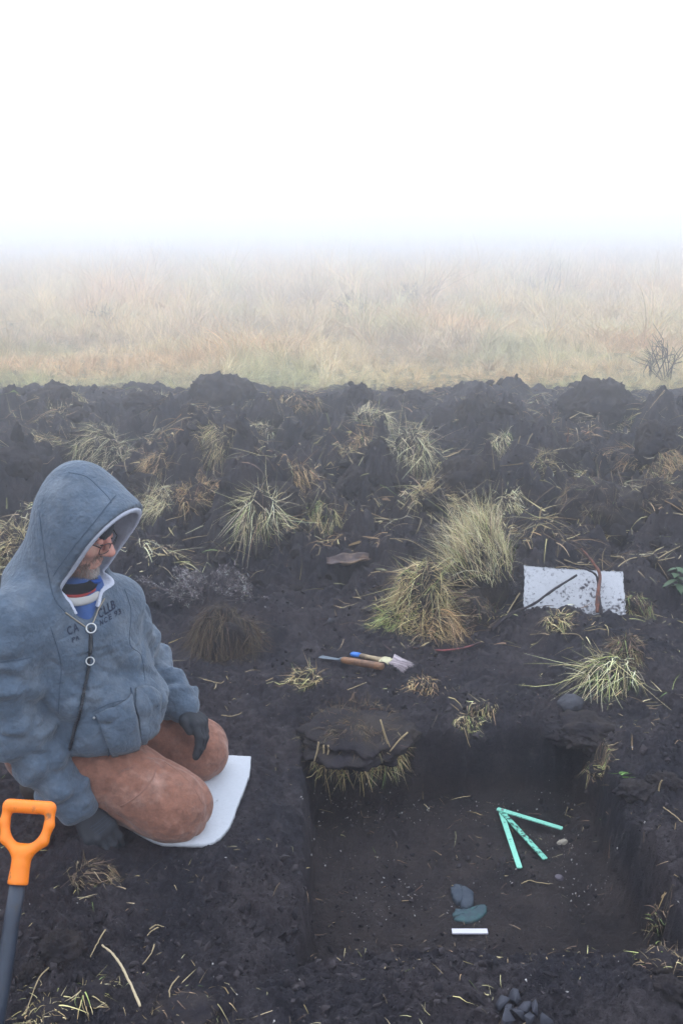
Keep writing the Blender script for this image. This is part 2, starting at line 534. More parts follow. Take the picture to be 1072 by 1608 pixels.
# ------------------------------------------------------------------ blades and stalks
PAL = {'straw': [(.50, .40, .20), (.40, .31, .15), (.58, .48, .27), (.33, .25, .13)],
       'pale': [(.60, .53, .32), (.52, .45, .25), (.66, .58, .38), (.49, .42, .25)],
       'rust': [(.40, .25, .12), (.47, .31, .16), (.33, .21, .11), (.50, .38, .2)],
       'green': [(.22, .27, .08), (.30, .33, .12), (.42, .38, .17), (.16, .22, .07)],
       'brown': [(.14, .095, .06), (.20, .14, .085), (.10, .07, .05), (.26, .19, .11)],
       'grey': [(.16, .14, .14), (.22, .20, .20), (.12, .10, .10), (.27, .24, .24)]}
def blades(roots, dirs, length, width, droop, segs=4, kink=0.12, ground=True, R=rng):
    """ribbons that start at roots, run along dirs and sag; returns verts, faces, blade index per vertex"""
    n = len(roots)
    dirs = dirs / (np.linalg.norm(dirs, axis=1)[:, None] + 1e-9)
    side = np.cross(dirs, R.normal(size=(n, 3)))
    side /= np.linalg.norm(side, axis=1)[:, None] + 1e-9
    bend = R.normal(size=(n, 3)) * kink
    t = np.linspace(0, 1, segs + 1)
    V = np.empty((n, segs + 1, 2, 3))
    for i, s in enumerate(t):
        c = roots + dirs * (length * s)[:, None] + bend * (length * s * s)[:, None]
        c[:, 2] -= droop * length * s * s
        w = width * (0.9 if i == 0 else (1.0 - 0.82 * s ** 1.6))
        V[:, i, 0] = c - side * w[:, None] * .5
        V[:, i, 1] = c + side * w[:, None] * .5
    V = V.reshape(-1, 3)
    if ground:
        g = H(V[:, 0], V[:, 1]) + 0.004
        V[:, 2] = np.maximum(V[:, 2], g)
    k = (segs + 1) * 2
    F = []
    base = np.arange(n)[:, None] * k
    for i in range(segs):
        F.append(np.stack([base[:, 0] + 2 * i, base[:, 0] + 2 * i + 1, base[:, 0] + 2 * i + 3, base[:, 0] + 2 * i + 2], -1))
    return V, np.concatenate(F), np.repeat(np.arange(n), k)
def pick(pal, n, R=rng, var=.22):
    base = np.array(PAL[pal])
    c = base[R.integers(0, len(base), n)]
    return np.clip(c * (1 + var * R.normal(size=(n, 1))) * (1 + .06 * R.normal(size=(n, 3))), .01, .8)

# ------------------------------------------------------------------ scattering with geometry nodes (stuff nobody could count)
def scatter(name, pts, rots, scales, tints, sources, label):
    me = bpy.data.meshes.new(name)
    n = len(pts)
    me.vertices.add(n)
    me.vertices.foreach_set('co', np.asarray(pts, np.float32).ravel())
    for nm, ty, key, arr in (('rot', 'FLOAT_VECTOR', 'vector', rots), ('scl', 'FLOAT_VECTOR', 'vector', scales), ('itint', 'FLOAT_VECTOR', 'vector', tints)):
        a = me.attributes.new(nm, ty, 'POINT')
        a.data.foreach_set(key, np.asarray(arr, np.float32).ravel())
    a = me.attributes.new('pick', 'INT', 'POINT')
    a.data.foreach_set('value', rng.integers(0, len(sources), n).astype(np.int32))
    o = link(name, me, kind='stuff', label=label)
    g = bpy.data.node_groups.new(name, 'GeometryNodeTree')
    g.interface.new_socket('Geometry', in_out='INPUT', socket_type='NodeSocketGeometry')
    g.interface.new_socket('Geometry', in_out='OUTPUT', socket_type='NodeSocketGeometry')
    i = g.nodes.new('NodeGroupInput'); ou = g.nodes.new('NodeGroupOutput')
    ins = g.nodes.new('GeometryNodeInstanceOnPoints')
    jn = g.nodes.new('GeometryNodeJoinGeometry')
    for s in sources[::-1]:
        oi = g.nodes.new('GeometryNodeObjectInfo')
        oi.inputs['Object'].default_value = s
        oi.inputs['As Instance'].default_value = True
        g.links.new(oi.outputs['Geometry'], jn.inputs[0])
    g.links.new(i.outputs[0], ins.inputs['Points'])
    g.links.new(jn.outputs[0], ins.inputs['Instance'])
    ins.inputs['Pick Instance'].default_value = True
    def att(nm, ty):
        k = g.nodes.new('GeometryNodeInputNamedAttribute'); k.data_type = ty; k.inputs['Name'].default_value = nm
        return k.outputs['Attribute']
    g.links.new(att('pick', 'INT'), ins.inputs['Instance Index'])
    e2r = g.nodes.new('FunctionNodeEulerToRotation')
    g.links.new(att('rot', 'FLOAT_VECTOR'), e2r.inputs[0])
    g.links.new(e2r.outputs[0], ins.inputs['Rotation'])
    g.links.new(att('scl', 'FLOAT_VECTOR'), ins.inputs['Scale'])
    g.links.new(ins.outputs[0], ou.inputs[0])
    md = o.modifiers.new('scatter', 'NODES'); md.node_group = g
    return o
def source(name, V, F, m, cols=None):
    me = new_mesh(name, V, F, 'crumb' not in name and 'grit' not in name)
    if cols is not None: add_col(me, cols)
    me.materials.append(m)
    return bpy.data.objects.new(name, me)          # kept out of the scene: only the scatter uses it

def inst_mat():
    m = mat('meadow_grass', attr=True, rough=.75, spec=.2)
    t = m.node_tree
    b = t.nodes['Principled BSDF']
    a = t.nodes.new('ShaderNodeAttribute'); a.attribute_type = 'INSTANCER'; a.attribute_name = 'itint'
    src = b.inputs['Base Color'].links[0].from_socket
    mu = t.nodes.new('ShaderNodeMix'); mu.data_type = 'RGBA'; mu.blend_type = 'MULTIPLY'; mu.inputs['Factor'].default_value = 1
    t.links.new(src, mu.inputs['A']); t.links.new(a.outputs['Color'], mu.inputs['B'])
    t.links.new(mu.outputs['Result'], b.inputs['Base Color'])
    return m

def build_meadow():
    m = inst_mat()
    src = []
    for k in range(9):
        R = np.random.default_rng(100 + k)
        n = 46
        flop = k % 3 == 0
        tall = k % 3 == 2
        roots = np.c_[R.normal(size=(n, 2)) * (.10 if not tall else .07), np.zeros(n)]
        lean = R.normal(size=2) * (.9 if flop else .25)
        d = np.c_[R.normal(size=(n, 2)) * (.55 if flop else .26) + lean, np.full(n, .55 if flop else 1.0)]
        L = R.uniform(.5, 1.15, n) * (1.15 if tall else .85)
        V, F, bi = blades(roots, d, L, np.full(n, .0085), R.uniform(.3, .9, n) * (.55 if tall else 1), 4, .16, False, R)
        V[:, 2] = np.maximum(V[:, 2], -.02)
        c = np.clip(np.ones((n, 1)) * R.uniform(.55, 1.3, (n, 1)) * (1 + .05 * R.normal(size=(n, 3))), .2, 1.5)[bi]
        src.append(source('meadow_tuft', V, F, m, c))
    N = 58000
    y = 10.25 * np.exp(rng.random(N) ** 1.15 * math.log(120 / 10.25))
    x = rng.uniform(-1, 1, N) * (3.0 + .60 * y)
    edge = 10.35 + .35 * noise2(x * .9, x * 0 + .5, 71)
    keep = y > edge
    x, y = x[keep], y[keep]
    n = len(x)
    z = H(x, y)
    s = (0.15 + .16 * sst(10.5, 15, y) + .26 * sst(14, 28, y)) * rng.uniform(.6, 1.3, n) * (1 + .5 * noise2(x * .45, y * .45, 72))
    s = np.clip(s * (1 + .9 * (rng.random(n) > .93)), .1, 1.2)
    pa = noise2(x * .33, y * .3, 73)
    pb = noise2(x * .6 + 9, y * .5, 74)
    straw, rust, green, drab = np.array([.76, .60, .35]), np.array([.74, .47, .25]), np.array([.50, .52, .25]), np.array([.56, .43, .29])
    c = np.repeat(straw[None], n, 0)
    def mx(c, k, w): return c * (1 - w[:, None]) + k * w[:, None]
    c = mx(c, rust, sst(.05, .4, pa) * .6)
    c = mx(c, drab, sst(.05, .35, -pa) * .75)
    c = mx(c, green, np.clip(sst(.15, .5, pb) * .45 + sst(11.9, 10.4, y) * (.2 + .35 * (rng.random(n) < .4)), 0, .85))
    c = c * rng.uniform(.75, 1.2, (n, 1))
    rot = np.c_[rng.normal(size=n) * .12, rng.normal(size=n) * .12, rng.uniform(0, 6.28, n)]
    wv = rng.uniform(.8, 1.4, n)
    scatter('meadow_grass', np.c_[x, y, z], rot, np.c_[s * wv, s * wv, s], c, src, 'tall dry straw coloured grass of the foggy meadow behind the dug strip')
build_meadow()

def build_crumbs():
    src = []
    M['crumb2'] = mat('dry_crumb_soil', (.044, .037, .040), .95, .1, nscale=30, namp=.4)
    for k in range(8):
        V, F = chunk((0, 0, 0), (.8, .65, .5), 300 + k, 12, .1)
        me_s = source('soil_crumb', V, F, M['crumb'] if k % 2 else M['crumb2'])
        src.append(me_s)
    a = 34000
    y = 1.45 * np.exp(rng.random(a) * math.log(6.5 / 1.45)); x = rng.uniform(-1, 1, a) * (.3 + .40 * y)
    s = np.clip(.0022 * np.exp(rng.exponential(.5, a)), .002, .015)
    b = 7000
    y2 = 4.2 * np.exp(rng.random(b) * math.log(10.5 / 4.2)); x2 = rng.uniform(-1, 1, b) * (.3 + .40 * y2)
    s2 = np.clip(.006 * np.exp(rng.exponential(.5, b)), .005, .026)
    x, y, s = np.r_[x, x2], np.r_[y, y2], np.r_[s, s2]
    dens = sst(-.25, .3, noise2(x * 2.3, y * 2.3, 91))
    s = s * (.6 + .5 * dens)
    bad = (np.hypot((x + .62) / .5, (y - 2.65) / .4) < 1) & (s > .005)
    bad |= rng.random(len(x)) > .25 + dens
    for a_, b_, r_ in ((737, 1466, .075), (727, 1407, .05), (737, 1433, .06), (815, 1310, .10), (850, 1305, .09), (555, 1042, .13), (625, 1047, .10)):
        q_ = at_z(a_, b_, PIT_Z if b_ > 1200 else 0.0)
        bad |= (np.hypot(x - q_[0], y - q_[1]) < r_) & (s > .0028)
    x, y, s = x[~bad], y[~bad], s[~bad]
    n = len(x)
    z = H(x, y) + s * .1
    scatter('soil_crumbs', np.c_[x, y, z], rng.uniform(0, 6.28, (n, 3)), np.repeat(s[:, None], 3, 1) * rng.uniform(.75, 1.3, (n, 3)), np.ones((n, 3)), src, 'loose crumbs of black soil over the dug ground')
    # broken clods of the turned strip
    src = [source('soil_clod_piece', *lump((0, 0, 0), (1, .8, .62), 4, .55, 1.5, 340 + k, .12), M['clod']) for k in range(6)]
    n = 1500
    y = 4.4 * np.exp(rng.random(n) * math.log(10.2 / 4.4)); x = rng.uniform(-1, 1, n) * (.3 + .40 * y)
    s = np.clip(.022 * np.exp(rng.exponential(.55, n)), .02, .085) * (.5 + .5 * sst(4.4, 5.8, y))
    kk = sst(-.2, .25, noise2(x * 1.4, y * 1.4, 95)) > rng.random(n) * .9
    x, y, s = x[kk], y[kk], s[kk]
    for a_, b_, r_ in ((546, 890, .2), (905, 935, .32)):
        q_ = at_z(a_, b_); kk = np.hypot(x - q_[0], y - q_[1]) > r_
        x, y, s = x[kk], y[kk], s[kk]
    n = len(x)
    scatter('soil_clod_rubble', np.c_[x, y, H(x, y) + s * .15], rng.uniform(0, 6.28, (n, 3)), np.repeat(s[:, None], 3, 1) * rng.uniform(.75, 1.3, (n, 3)), np.ones((n, 3)), src, 'broken black clods of the turned strip')
    # pale grit
    gm = mat('pale_grit', (.36, .34, .33), .7, .3)
    src = [source('grit_grain', *chunk((0, 0, 0), (1, .7, .5), 320 + k, 9, 0), gm) for k in range(3)]
    a = 1300
    x = rng.uniform(-.1, .85, a); y = rng.uniform(2.1, 3.08, a)
    b = 900
    yb = 1.45 * np.exp(rng.random(b) * math.log(5.5 / 1.45)); xb = rng.uniform(-1, 1, b) * (.3 + .36 * yb)
    x, y = np.r_[x, xb], np.r_[y, yb]
    kk = sst(-.1, .4, noise2(x * 4.5, y * 4.5, 93)) > rng.random(len(x)) * .8
    x, y = x[kk], y[kk]
    n = len(x)
    s = np.clip(.0010 * np.exp(rng.exponential(.6, n)), .0009, .0040)
    scatter('pale_grit', np.c_[x, y, H(x, y) + s * .4], rng.uniform(0, 6.28, (n, 3)), np.repeat(s[:, None], 3, 1), np.ones((n, 3)), src, 'pale specks of grit scattered over the black soil')
build_crumbs()

def build_litter():
    """loose bits of straw over the soil, one mass"""
    R = np.random.default_rng(5)
    parts, cols = [], []
    def batch(n, y0, y1, L0, L1, w, pit=None, clus=None):
        y = y0 * np.exp(R.random(n) * math.log(y1 / y0)); x = R.uniform(-1, 1, n) * (.2 + .38 * y)
        if clus is not None:
            k = sst(-.05, .35, noise2(x * clus, y * clus, 81)) > R.random(n) * .9
            x, y = x[k], y[k]
        bad = (np.hypot((x + .62) / .42, (y - 2.65) / .35) < 1)
        x, y = x[~bad], y[~bad]
        d = pit_dist(x, y)
        k = (d < .02) | (R.random(len(x)) < .25)
        x, y = x[k], y[k]
        n = len(x)
        a = R.uniform(0, 6.28, n); L = R.uniform(L0, L1, n) * np.exp(-R.exponential(.25, n))
        roots = np.c_[x, y, H(x, y) + .006 + R.random(n) * .012]
        dirs = np.c_[np.cos(a), np.sin(a), R.normal(size=n) * .22 + .08]
        V, F, bi = blades(roots, dirs, L, R.uniform(.6, 1.25, n) * w, R.uniform(.1, .4, n), 3, .14, True, R)
        c = pick('straw', n, R); g = R.random(n)
        c = np.where((g < .25)[:, None], pick('brown', n, R), c); c = np.where((g > .9)[:, None], pick('green', n, R), c)
        parts.append((V, F)); cols.append(c[bi] * .85)
    batch(1000, 1.5, 3.6, .015, .08, .0026, clus=2.2)
    batch(3000, 1.5, 4.2, .006, .03, .0018, clus=3.1)
    k0 = len(parts)
    x = R.uniform(-.1, .84, 260); y = R.uniform(2.08, 3.06, 260); a = R.uniform(0, 6.28, 260)
    V, F, bi = blades(np.c_[x, y, H(x, y) + .006], np.c_[np.cos(a), np.sin(a), R.normal(size=260) * .2], R.uniform(.006, .04, 260), R.uniform(.0012, .0022, 260), R.uniform(.1, .4, 260), 3, .2, True, R)
    parts.append((V, F)); cols.append((pick('brown', 260, R) * 1.3)[bi])
    batch(1700, 3.2, 6.0, .03, .13, .0038, clus=1.6)
    batch(3200, 5.2, 10.4, .05, .26, .0065, clus=1.1)
    # matted drifts of straw between the clods
    k = 150
    yc = 4.6 * np.exp(R.random(k) * math.log(10.3 / 4.6)); xc = R.uniform(-1, 1, k) * (.2 + .38 * yc)
    for x0, y0 in zip(xc, yc):
        n = int(R.uniform(14, 60)); w = R.uniform(.05, .20); a0 = R.uniform(0, 6.28)
        x = x0 + R.normal(size=n) * w; y = y0 + R.normal(size=n) * w * .6
        a = a0 + R.normal(size=n) * .8
        roots = np.c_[x, y, H(x, y) + .01 + R.random(n) * .03]
        V, F, bi = blades(roots, np.c_[np.cos(a), np.sin(a), R.normal(size=n) * .25 + .1], R.uniform(.05, .20, n), R.uniform(.003, .006, n), R.uniform(.1, .6, n), 4, .25, True, R)
        pal = ['straw', 'straw', 'rust', 'brown', 'pale'][R.integers(0, 5)]
        parts.append((V, F)); cols.append((np.where((R.random(n) < .3)[:, None], pick('brown', n, R), pick(pal, n, R)) * .8)[bi])
    sizes = {f.shape[1] for _, f in parts}
    V, F = cat_meshes(parts)
    me = new_mesh('straw_litter', V, F); add_col(me, np.concatenate(cols))
    link('straw_litter', me, M['grass'], kind='stuff', label='loose bits of dry straw strewn over the black soil')
build_litter()

# ------------------------------------------------------------------ sods and tufts
def frame_at(px, py):
    g = on_ground(px, py)
    return g, FPX / depth_of(g)
def tuft(px, py, wpx, hpx, label, pal='straw', n=260, lean=(0, -.3), up=.8, droop=.8, sod=.6, L=None, green=0.0, seed=None, name='grass_tuft', cat='grass tuft', group='straw tufts on the turned soil', spread=.55, bw=None, dark=1.0, lift=0.0, sodpx=0, stand=False, rnd=.30):
    """a cut sod with its straw: standing (stand=True) or lying matted over the clod"""
    R = np.random.default_rng(seed if seed is not None else int(px * 13 + py * 7))
    g, s = frame_at(px, py)
    w, h = wpx / s, hpx / s
    root = thing(name, g, label, cat, group)
    r = np.array([w * .42, w * .36, max(h * sod, .02)])
    c = g + np.array([sodpx / s, w * .22, lift / s])
    V, F = lump(c, r, 4, .42, 1.9, int(px) % 97, .09)
    link('sod', new_mesh('sod', V, F), M['clod'], root)
    keep = V[:, 2] > np.maximum(c[2] + r[2] * (.2 if stand else -.15), H(V[:, 0], V[:, 1]))
    msk = noise3((V - c) / r * 1.5 + seed * 3.1 if seed else (V - c) / r * 1.5, 17)
    top = V[keep & (msk > (-.9 if stand else -.12))]
    if len(top) < 8: top = V[V[:, 2] > c[2]]
    n = int(n * (1.0 if stand else 1.6))
    roots = top[R.integers(0, len(top), n)] + R.normal(size=(n, 3)) * .008
    nrm = (roots - c) / r
    nrm /= np.linalg.norm(nrm, axis=1)[:, None] + 1e-9
    if stand:
        d = nrm * spread + np.array([lean[0], lean[1], up]) + R.normal(size=(n, 3)) * rnd
        dr = droop * R.uniform(.4, 1.4, n)
    else:
        swirl = R.normal(size=3) * .9
        fl = np.array([lean[0], lean[1], -.45 + .3 * up]) * 1.3 + swirl * .5 + np.cross(nrm, swirl) * .6
        fl = fl - nrm * (fl * nrm).sum(1)[:, None]
        d = fl + nrm * (.30 * up + .15 * R.random((n, 1))) + R.normal(size=(n, 3)) * .42
        wild = R.random(n) < .10
        d[wild] += R.normal(size=(int(wild.sum()), 3)) * .9 + np.array([0, 0, .5])
        dr = droop * R.uniform(.1, .8, n)
    LL = (L if L is not None else h * .8) * (.38 if not stand else .8) * R.uniform(.4, 1.25, n)
    bw = bw or max(.0024, 0.62 / s)
    V, F, bi = blades(roots, d, LL, R.uniform(.5, 1.25, n) * bw, dr, 5, .32, True, R)
    cc = pick(pal, n, R)
    cc = np.where((R.random(n) < .18)[:, None], pick('brown', n, R), cc)
    if green: cc = np.where((R.random(n) < green)[:, None], pick('green', n, R), cc)
    me = new_mesh('grass', V, F); add_col(me, (cc * dark * 1.12)[bi])
    o = link('grass', me, M['grass'], root); o['kind'] = 'stuff'
    return root

# ================================================================== the kneeling man
# ---- implicit-surface modelling: distance functions, meshed with surface nets
def unit(v):
    v = np.asarray(v, float); return v / np.linalg.norm(v)
def d_cap(p, a, b, ra, rb=None):
    rb = ra if rb is None else rb
    a = np.asarray(a, float); b = np.asarray(b, float)
    ba = b - a
    h = np.clip(((p - a) @ ba) / (ba @ ba), 0, 1)
    return np.linalg.norm(p - a - h[:, None] * ba, axis=1) - (ra + (rb - ra) * h)
def d_ell(p, c, r, ax=None):
    q = p - np.asarray(c, float)
    if ax is not None: q = q @ np.asarray(ax, float).T
    r = np.asarray(r, float)
    k0 = np.linalg.norm(q / r, axis=1); k1 = np.linalg.norm(q / (r * r), axis=1)
    return k0 * (k0 - 1) / np.maximum(k1, 1e-6)
def smin(a, b, k):
    h = np.clip(0.5 + 0.5 * (b - a) / k, 0, 1)
    return b + (a - b) * h - k * h * (1 - h)
def smax(a, b, k): return -smin(-a, -b, k)
def chain(p, pts, rad, k=.02):
    d = None
    for i in range(len(pts) - 1):
        e = d_cap(p, pts[i], pts[i + 1], rad[i], rad[i + 1])
        d = e if d is None else smin(d, e, k)
    return d
def surface(f, lo, hi, vox, B=6):
    lo = np.asarray(lo, float); hi = np.asarray(hi, float)
    nb = np.ceil((hi - lo) / (vox * B)).astype(int)
    N = nb * B + 1
    bi = np.stack(np.meshgrid(*[np.arange(k) for k in nb], indexing='ij'), -1).reshape(-1, 3)
    cen = lo + (bi * B + B / 2) * vox
    dc = f(cen)
    near = np.abs(dc) < vox * B * 0.87 * 1.2 + .016
    F = np.where(dc > 0, 1.0, -1.0).reshape(nb)
    G = np.ones(N, np.float32)
    sgn = np.repeat(np.repeat(np.repeat(F, B, 0), B, 1), B, 2)
    G[:-1, :-1, :-1] = sgn
    off = np.stack(np.meshgrid(*[np.arange(B + 1)] * 3, indexing='ij'), -1).reshape(-1, 3)
    blk = bi[near]
    for s in range(0, len(blk), 900):
        q = blk[s:s + 900]
        ii = (q[:, None, :] * B + off[None]).reshape(-1, 3)
        G[ii[:, 0], ii[:, 1], ii[:, 2]] = f(lo + ii * vox)
    S = G < 0
    c8 = [(i, j, k) for i in (0, 1) for j in (0, 1) for k in (0, 1)]
    sl = lambda A, i, j, k: A[i:A.shape[0] - 1 + i, j:A.shape[1] - 1 + j, k:A.shape[2] - 1 + k]
    cnt = sum(sl(S, *c).astype(np.int8) for c in c8)
    act = (cnt > 0) & (cnt < 8)
    ci = np.argwhere(act)
    idx = np.full(act.shape, -1, np.int64)
    idx[act] = np.arange(len(ci))
    acc = np.zeros((len(ci), 3)); w = np.zeros(len(ci))
    edges = [(a, b) for a in c8 for b in c8 if sum(abs(np.array(a) - b)) == 1 and a < b]
    for a, b in edges:
        va = G[ci[:, 0] + a[0], ci[:, 1] + a[1], ci[:, 2] + a[2]]
        vb = G[ci[:, 0] + b[0], ci[:, 1] + b[1], ci[:, 2] + b[2]]
        m = (va < 0) != (vb < 0)
        t = np.where(m, va / np.where(m, va - vb, 1), 0)
        acc += m[:, None] * (np.array(a) + t[:, None] * (np.array(b) - np.array(a)))
        w += m
    V = lo + (ci + acc / w[:, None]) * vox
    faces = []
    for ax in range(3):
        d = [0, 0, 0]; d[ax] = 1
        A = S[:S.shape[0] - d[0], :S.shape[1] - d[1], :S.shape[2] - d[2]]
        Bq = S[d[0]:, d[1]:, d[2]:]
        e = np.argwhere(A != Bq)
        o1, o2 = [(1, 2), (2, 0), (0, 1)][ax]
        e = e[(e[:, o1] > 0) & (e[:, o2] > 0)]
        flip = A[e[:, 0], e[:, 1], e[:, 2]]
        def cell(s1, s2):
            q = e.copy(); q[:, o1] -= s1; q[:, o2] -= s2
            q = np.minimum(q, np.array(idx.shape) - 1)
            return idx[q[:, 0], q[:, 1], q[:, 2]]
        quad = np.stack([cell(1, 1), cell(0, 1), cell(0, 0), cell(1, 0)], -1)
        quad[~flip] = quad[~flip][:, ::-1]
        faces.append(quad)
    Fq = np.concatenate(faces)
    Fq = Fq[(Fq >= 0).all(1)]
    return V, Fq
def relax(V, F, it=2, lam=.5):
    for _ in range(it):
        S = np.zeros_like(V); c = np.zeros(len(V))
        for i in range(4):
            for j in (1, 3):
                np.add.at(S, F[:, i], V[F[:, (i + j) % 4]]); np.add.at(c, F[:, i], 1)
        V = V + lam * (S / np.maximum(c, 1)[:, None] - V)
    return V
def local(p, f, c, r, pad=.045):
    d = np.linalg.norm(p - np.asarray(c), axis=1) - r
    m = d < pad
    if m.any(): d[m] = f(p[m])
    return d
def fbm3(p, f, s): return noise3(p * f, s) + .5 * noise3(p * f * 2.1, s + 1)

# ---- skeleton (metres, world): he kneels facing right, chest turned towards the camera
PEL = np.array([-.845, 2.67, .27])
NECK = np.array([-.725, 2.57, .745])
SR, ER, WR = np.array([-.880, 2.425, .675]), np.array([-.866, 2.405, .378]), np.array([-.730, 2.445, .128])
SL, EL, WL = np.array([-.658, 2.690, .635]), np.array([-.618, 2.825, .372]), np.array([-.478, 2.735, .285])
HR, KR, AR = np.array([-.845, 2.575, .265]), np.array([-.470, 2.500, .098]), np.array([-.84, 2.69, .075])
HL, KL, AL = np.array([-.805, 2.765, .265]), np.array([-.455, 2.810, .098]), np.array([-.83, 2.83, .075])
FC, LC = unit((.72, -.69, 0)), unit((.69, .72, 0))
HC = np.array([-.690, 2.560, .915])                  # head centre
HW, ZU = unit((.906, -.423, 0)), np.array([0, 0, 1.0])
HRt = np.cross(HW, ZU)                                # his right
HC0 = HC.copy()                                       # hood centre
HC = HC + np.array([-.032, .010, -.006])
HWH = unit((math.cos(math.radians(11)), -math.sin(math.radians(11)), 0))
HRH = np.cross(HWH, ZU)
TILT = math.radians(21)
HF = HWH * math.cos(TILT) - ZU * math.sin(TILT)
HU = HWH * math.sin(TILT) + ZU * math.cos(TILT)
def hd(f, l, u): return HC + HF * f - HRH * l + HU * u      # l > 0: his left
def hs(s, l, z): return HC0 + HW * s - HRt * l + ZU * z      # untilted head frame, for the hood

# ---- hands: palm and five fingers
def hand_sdf(p, wrist, knuck, across, nrm, curls, lens, thumb, s=1.0, k=.0035, spread=.0235, rad=(.0128, .0118, .0106), rs=1.0):
    """knuck: middle of the knuckle row; across: index to little; nrm: back of the hand"""
    across = unit(across); fw = unit(knuck - wrist); nrm = unit(nrm)
    d = None
    for i in range(4):
        kn = knuck + across * spread * (i - 1.5) * s + fw * (-.004 if i in (0,) else -.012 if i == 3 else 0)
        pal = d_cap(p, wrist + across * .011 * (i - 1.5) * s + fw * .01, kn, .0190 * s * rs, .0160 * s * rs)
        d = pal if d is None else smin(d, pal, .012)
        a = kn; ang = 0.0
        f = None
        for j in range(3):
            ang += curls[i][j]
            dr = fw * math.cos(ang) - nrm * math.sin(ang)
            b = a + dr * lens[j] * (1, 1.08, 1.0, .8)[i] * s
            e = d_cap(p, a, b, (rad[j] + .0012) * s * rs, rad[min(j + 1, 2)] * s * rs)
            f = e if f is None else smin(f, e, .004)
            a = b
        d = smin(d, f, k)
    a = wrist + fw * .018 - across * .018 * s
    for q in thumb:
        b = a + (fw * q[0] - across * q[1] - nrm * q[2]) * s
        d = smin(d, d_cap(p, a, b, q[3] * s * rs, q[4] * s * rs), .008)
        a = b
    return d
KNR = np.array([-.664, 2.405, .066])
def right_hand(p, rs=1.0, s=1.06):
    fw = unit(KNR - WR)
    ac = unit(np.cross(fw, (.25, -.45, .85)))
    ac = ac if ac[0] < 0 else -ac
    n = np.cross(fw, ac); n = n if n[2] > 0 else -n
    return hand_sdf(p, WR, KNR, ac, n, [(.25, .75, .6), (.3, .8, .6), (.35, .85, .6), (.45, .9, .6)], (.034, .026, .02), [(.030, .030, .012, .016, .0135), (.028, .006, .012, .0135, .012)], s, rs=rs)
KNL = np.array([-.424, 2.700, .250])
def left_hand(p, rs=1.0, s=1.0):
    fw = unit(KNL - WL)
    n = unit((.78, -.05, .62)); n = unit(n - fw * n.dot(fw))
    ac = np.cross(fw, n); ac = ac if ac[1] > 0 else -ac
    return hand_sdf(p, WL, KNL, ac, n, [(.45, .50, .3), (.60, .5, .35), (.65, .55, .4), (.7, .6, .4)], (.040, .030, .024), [(.024, .028, .010, .0155, .0135), (.032, -.004, .012, .0135, .0115)], s, rs=rs)

# ---- body: head, trunk, arms with hands and legs as one surface
def head_sdf(p):
    q = p - HC
    x = np.stack([q @ HF, -(q @ HRH), q @ HU], -1)
    c = lambda a, b, ra, rb=None: d_cap(x, a, b, ra, rb)
    e = lambda o, r: d_ell(x, o, r)
    d = e((-.012, 0, .035), (.098, .077, .100))
    d = smin(d, e((.030, 0, -.040), (.062, .060, .082)), .03)
    d = smin(d, c((.020, -.052, -.06), (.066, -.018, -.103), .017, .018), .03)
    d = smin(d, c((.020, .052, -.06), (.066, .018, -.103), .017, .018), .03)
    d = smin(d, e((.073, 0, -.104), (.022, .026, .018)), .02)
    for s in (-1, 1):
        d = smin(d, e((.068, s * .042, -.024), (.024, .024, .020)), .02)
        d = smax(d, -e((.104, s * .031, .006), (.020, .017, .011)), .010)
        d = smin(d, c((.088, s * .012, .022), (.080, s * .046, .021), .0095, .008), .012)
    d = smin(d, c((.094, 0, .014), (.117, 0, -.022), .0095, .0128), .012)
    d = smin(d, e((.115, 0, -.024), (.0145, .0135, .0125)), .006)
    for s in (-1, 1):
        d = smin(d, e((.103, s * .0135, -.029), (.011, .0085, .0085)), .006)
        d = smin(d, e((-.012, s * .076, -.005), (.016, .010, .030)), .006)
    d = smin(d, c((.093, -.016, -.060), (.093, .016, -.060), .0072), .008)
    d = smin(d, c((.091, -.014, -.073), (.091, .014, -.073), .0080), .008)
    d = smax(d, -c((.102, -.022, -.0665), (.102, .022, -.0665), .0038), .004)
    return d
def body_sdf(p):
    d = d_ell(p, PEL + (0, 0, .02), (.13, .16, .12))
    d = smin(d, d_cap(p, PEL + (.0, 0, .04), NECK - (0.03, -.02, .14), .11, .095), .05)
    d = smin(d, d_cap(p, SR, SL, .052), .04)
    d = smin(d, d_cap(p, NECK - (0.02, -.01, .06), hd(-.02, 0, -.06), .056, .052), .02)
    d = smin(d, local(p, head_sdf, HC, .16), .018)
    d = smin(d, chain(p, [SR, ER, WR], [.058, .045, .030]), .03)
    d = smin(d, chain(p, [SL, EL, WL], [.058, .045, .030]), .03)
    d = smin(d, chain(p, [HR, KR, AR], [.085, .055, .045]), .03)
    d = smin(d, chain(p, [HL, KL, AL], [.085, .055, .045]), .03)
    d = smin(d, local(p, lambda q: right_hand(q, .72), KNR, .13), .012)
    d = smin(d, local(p, lambda q: left_hand(q, .72), KNL, .13), .012)
    return d

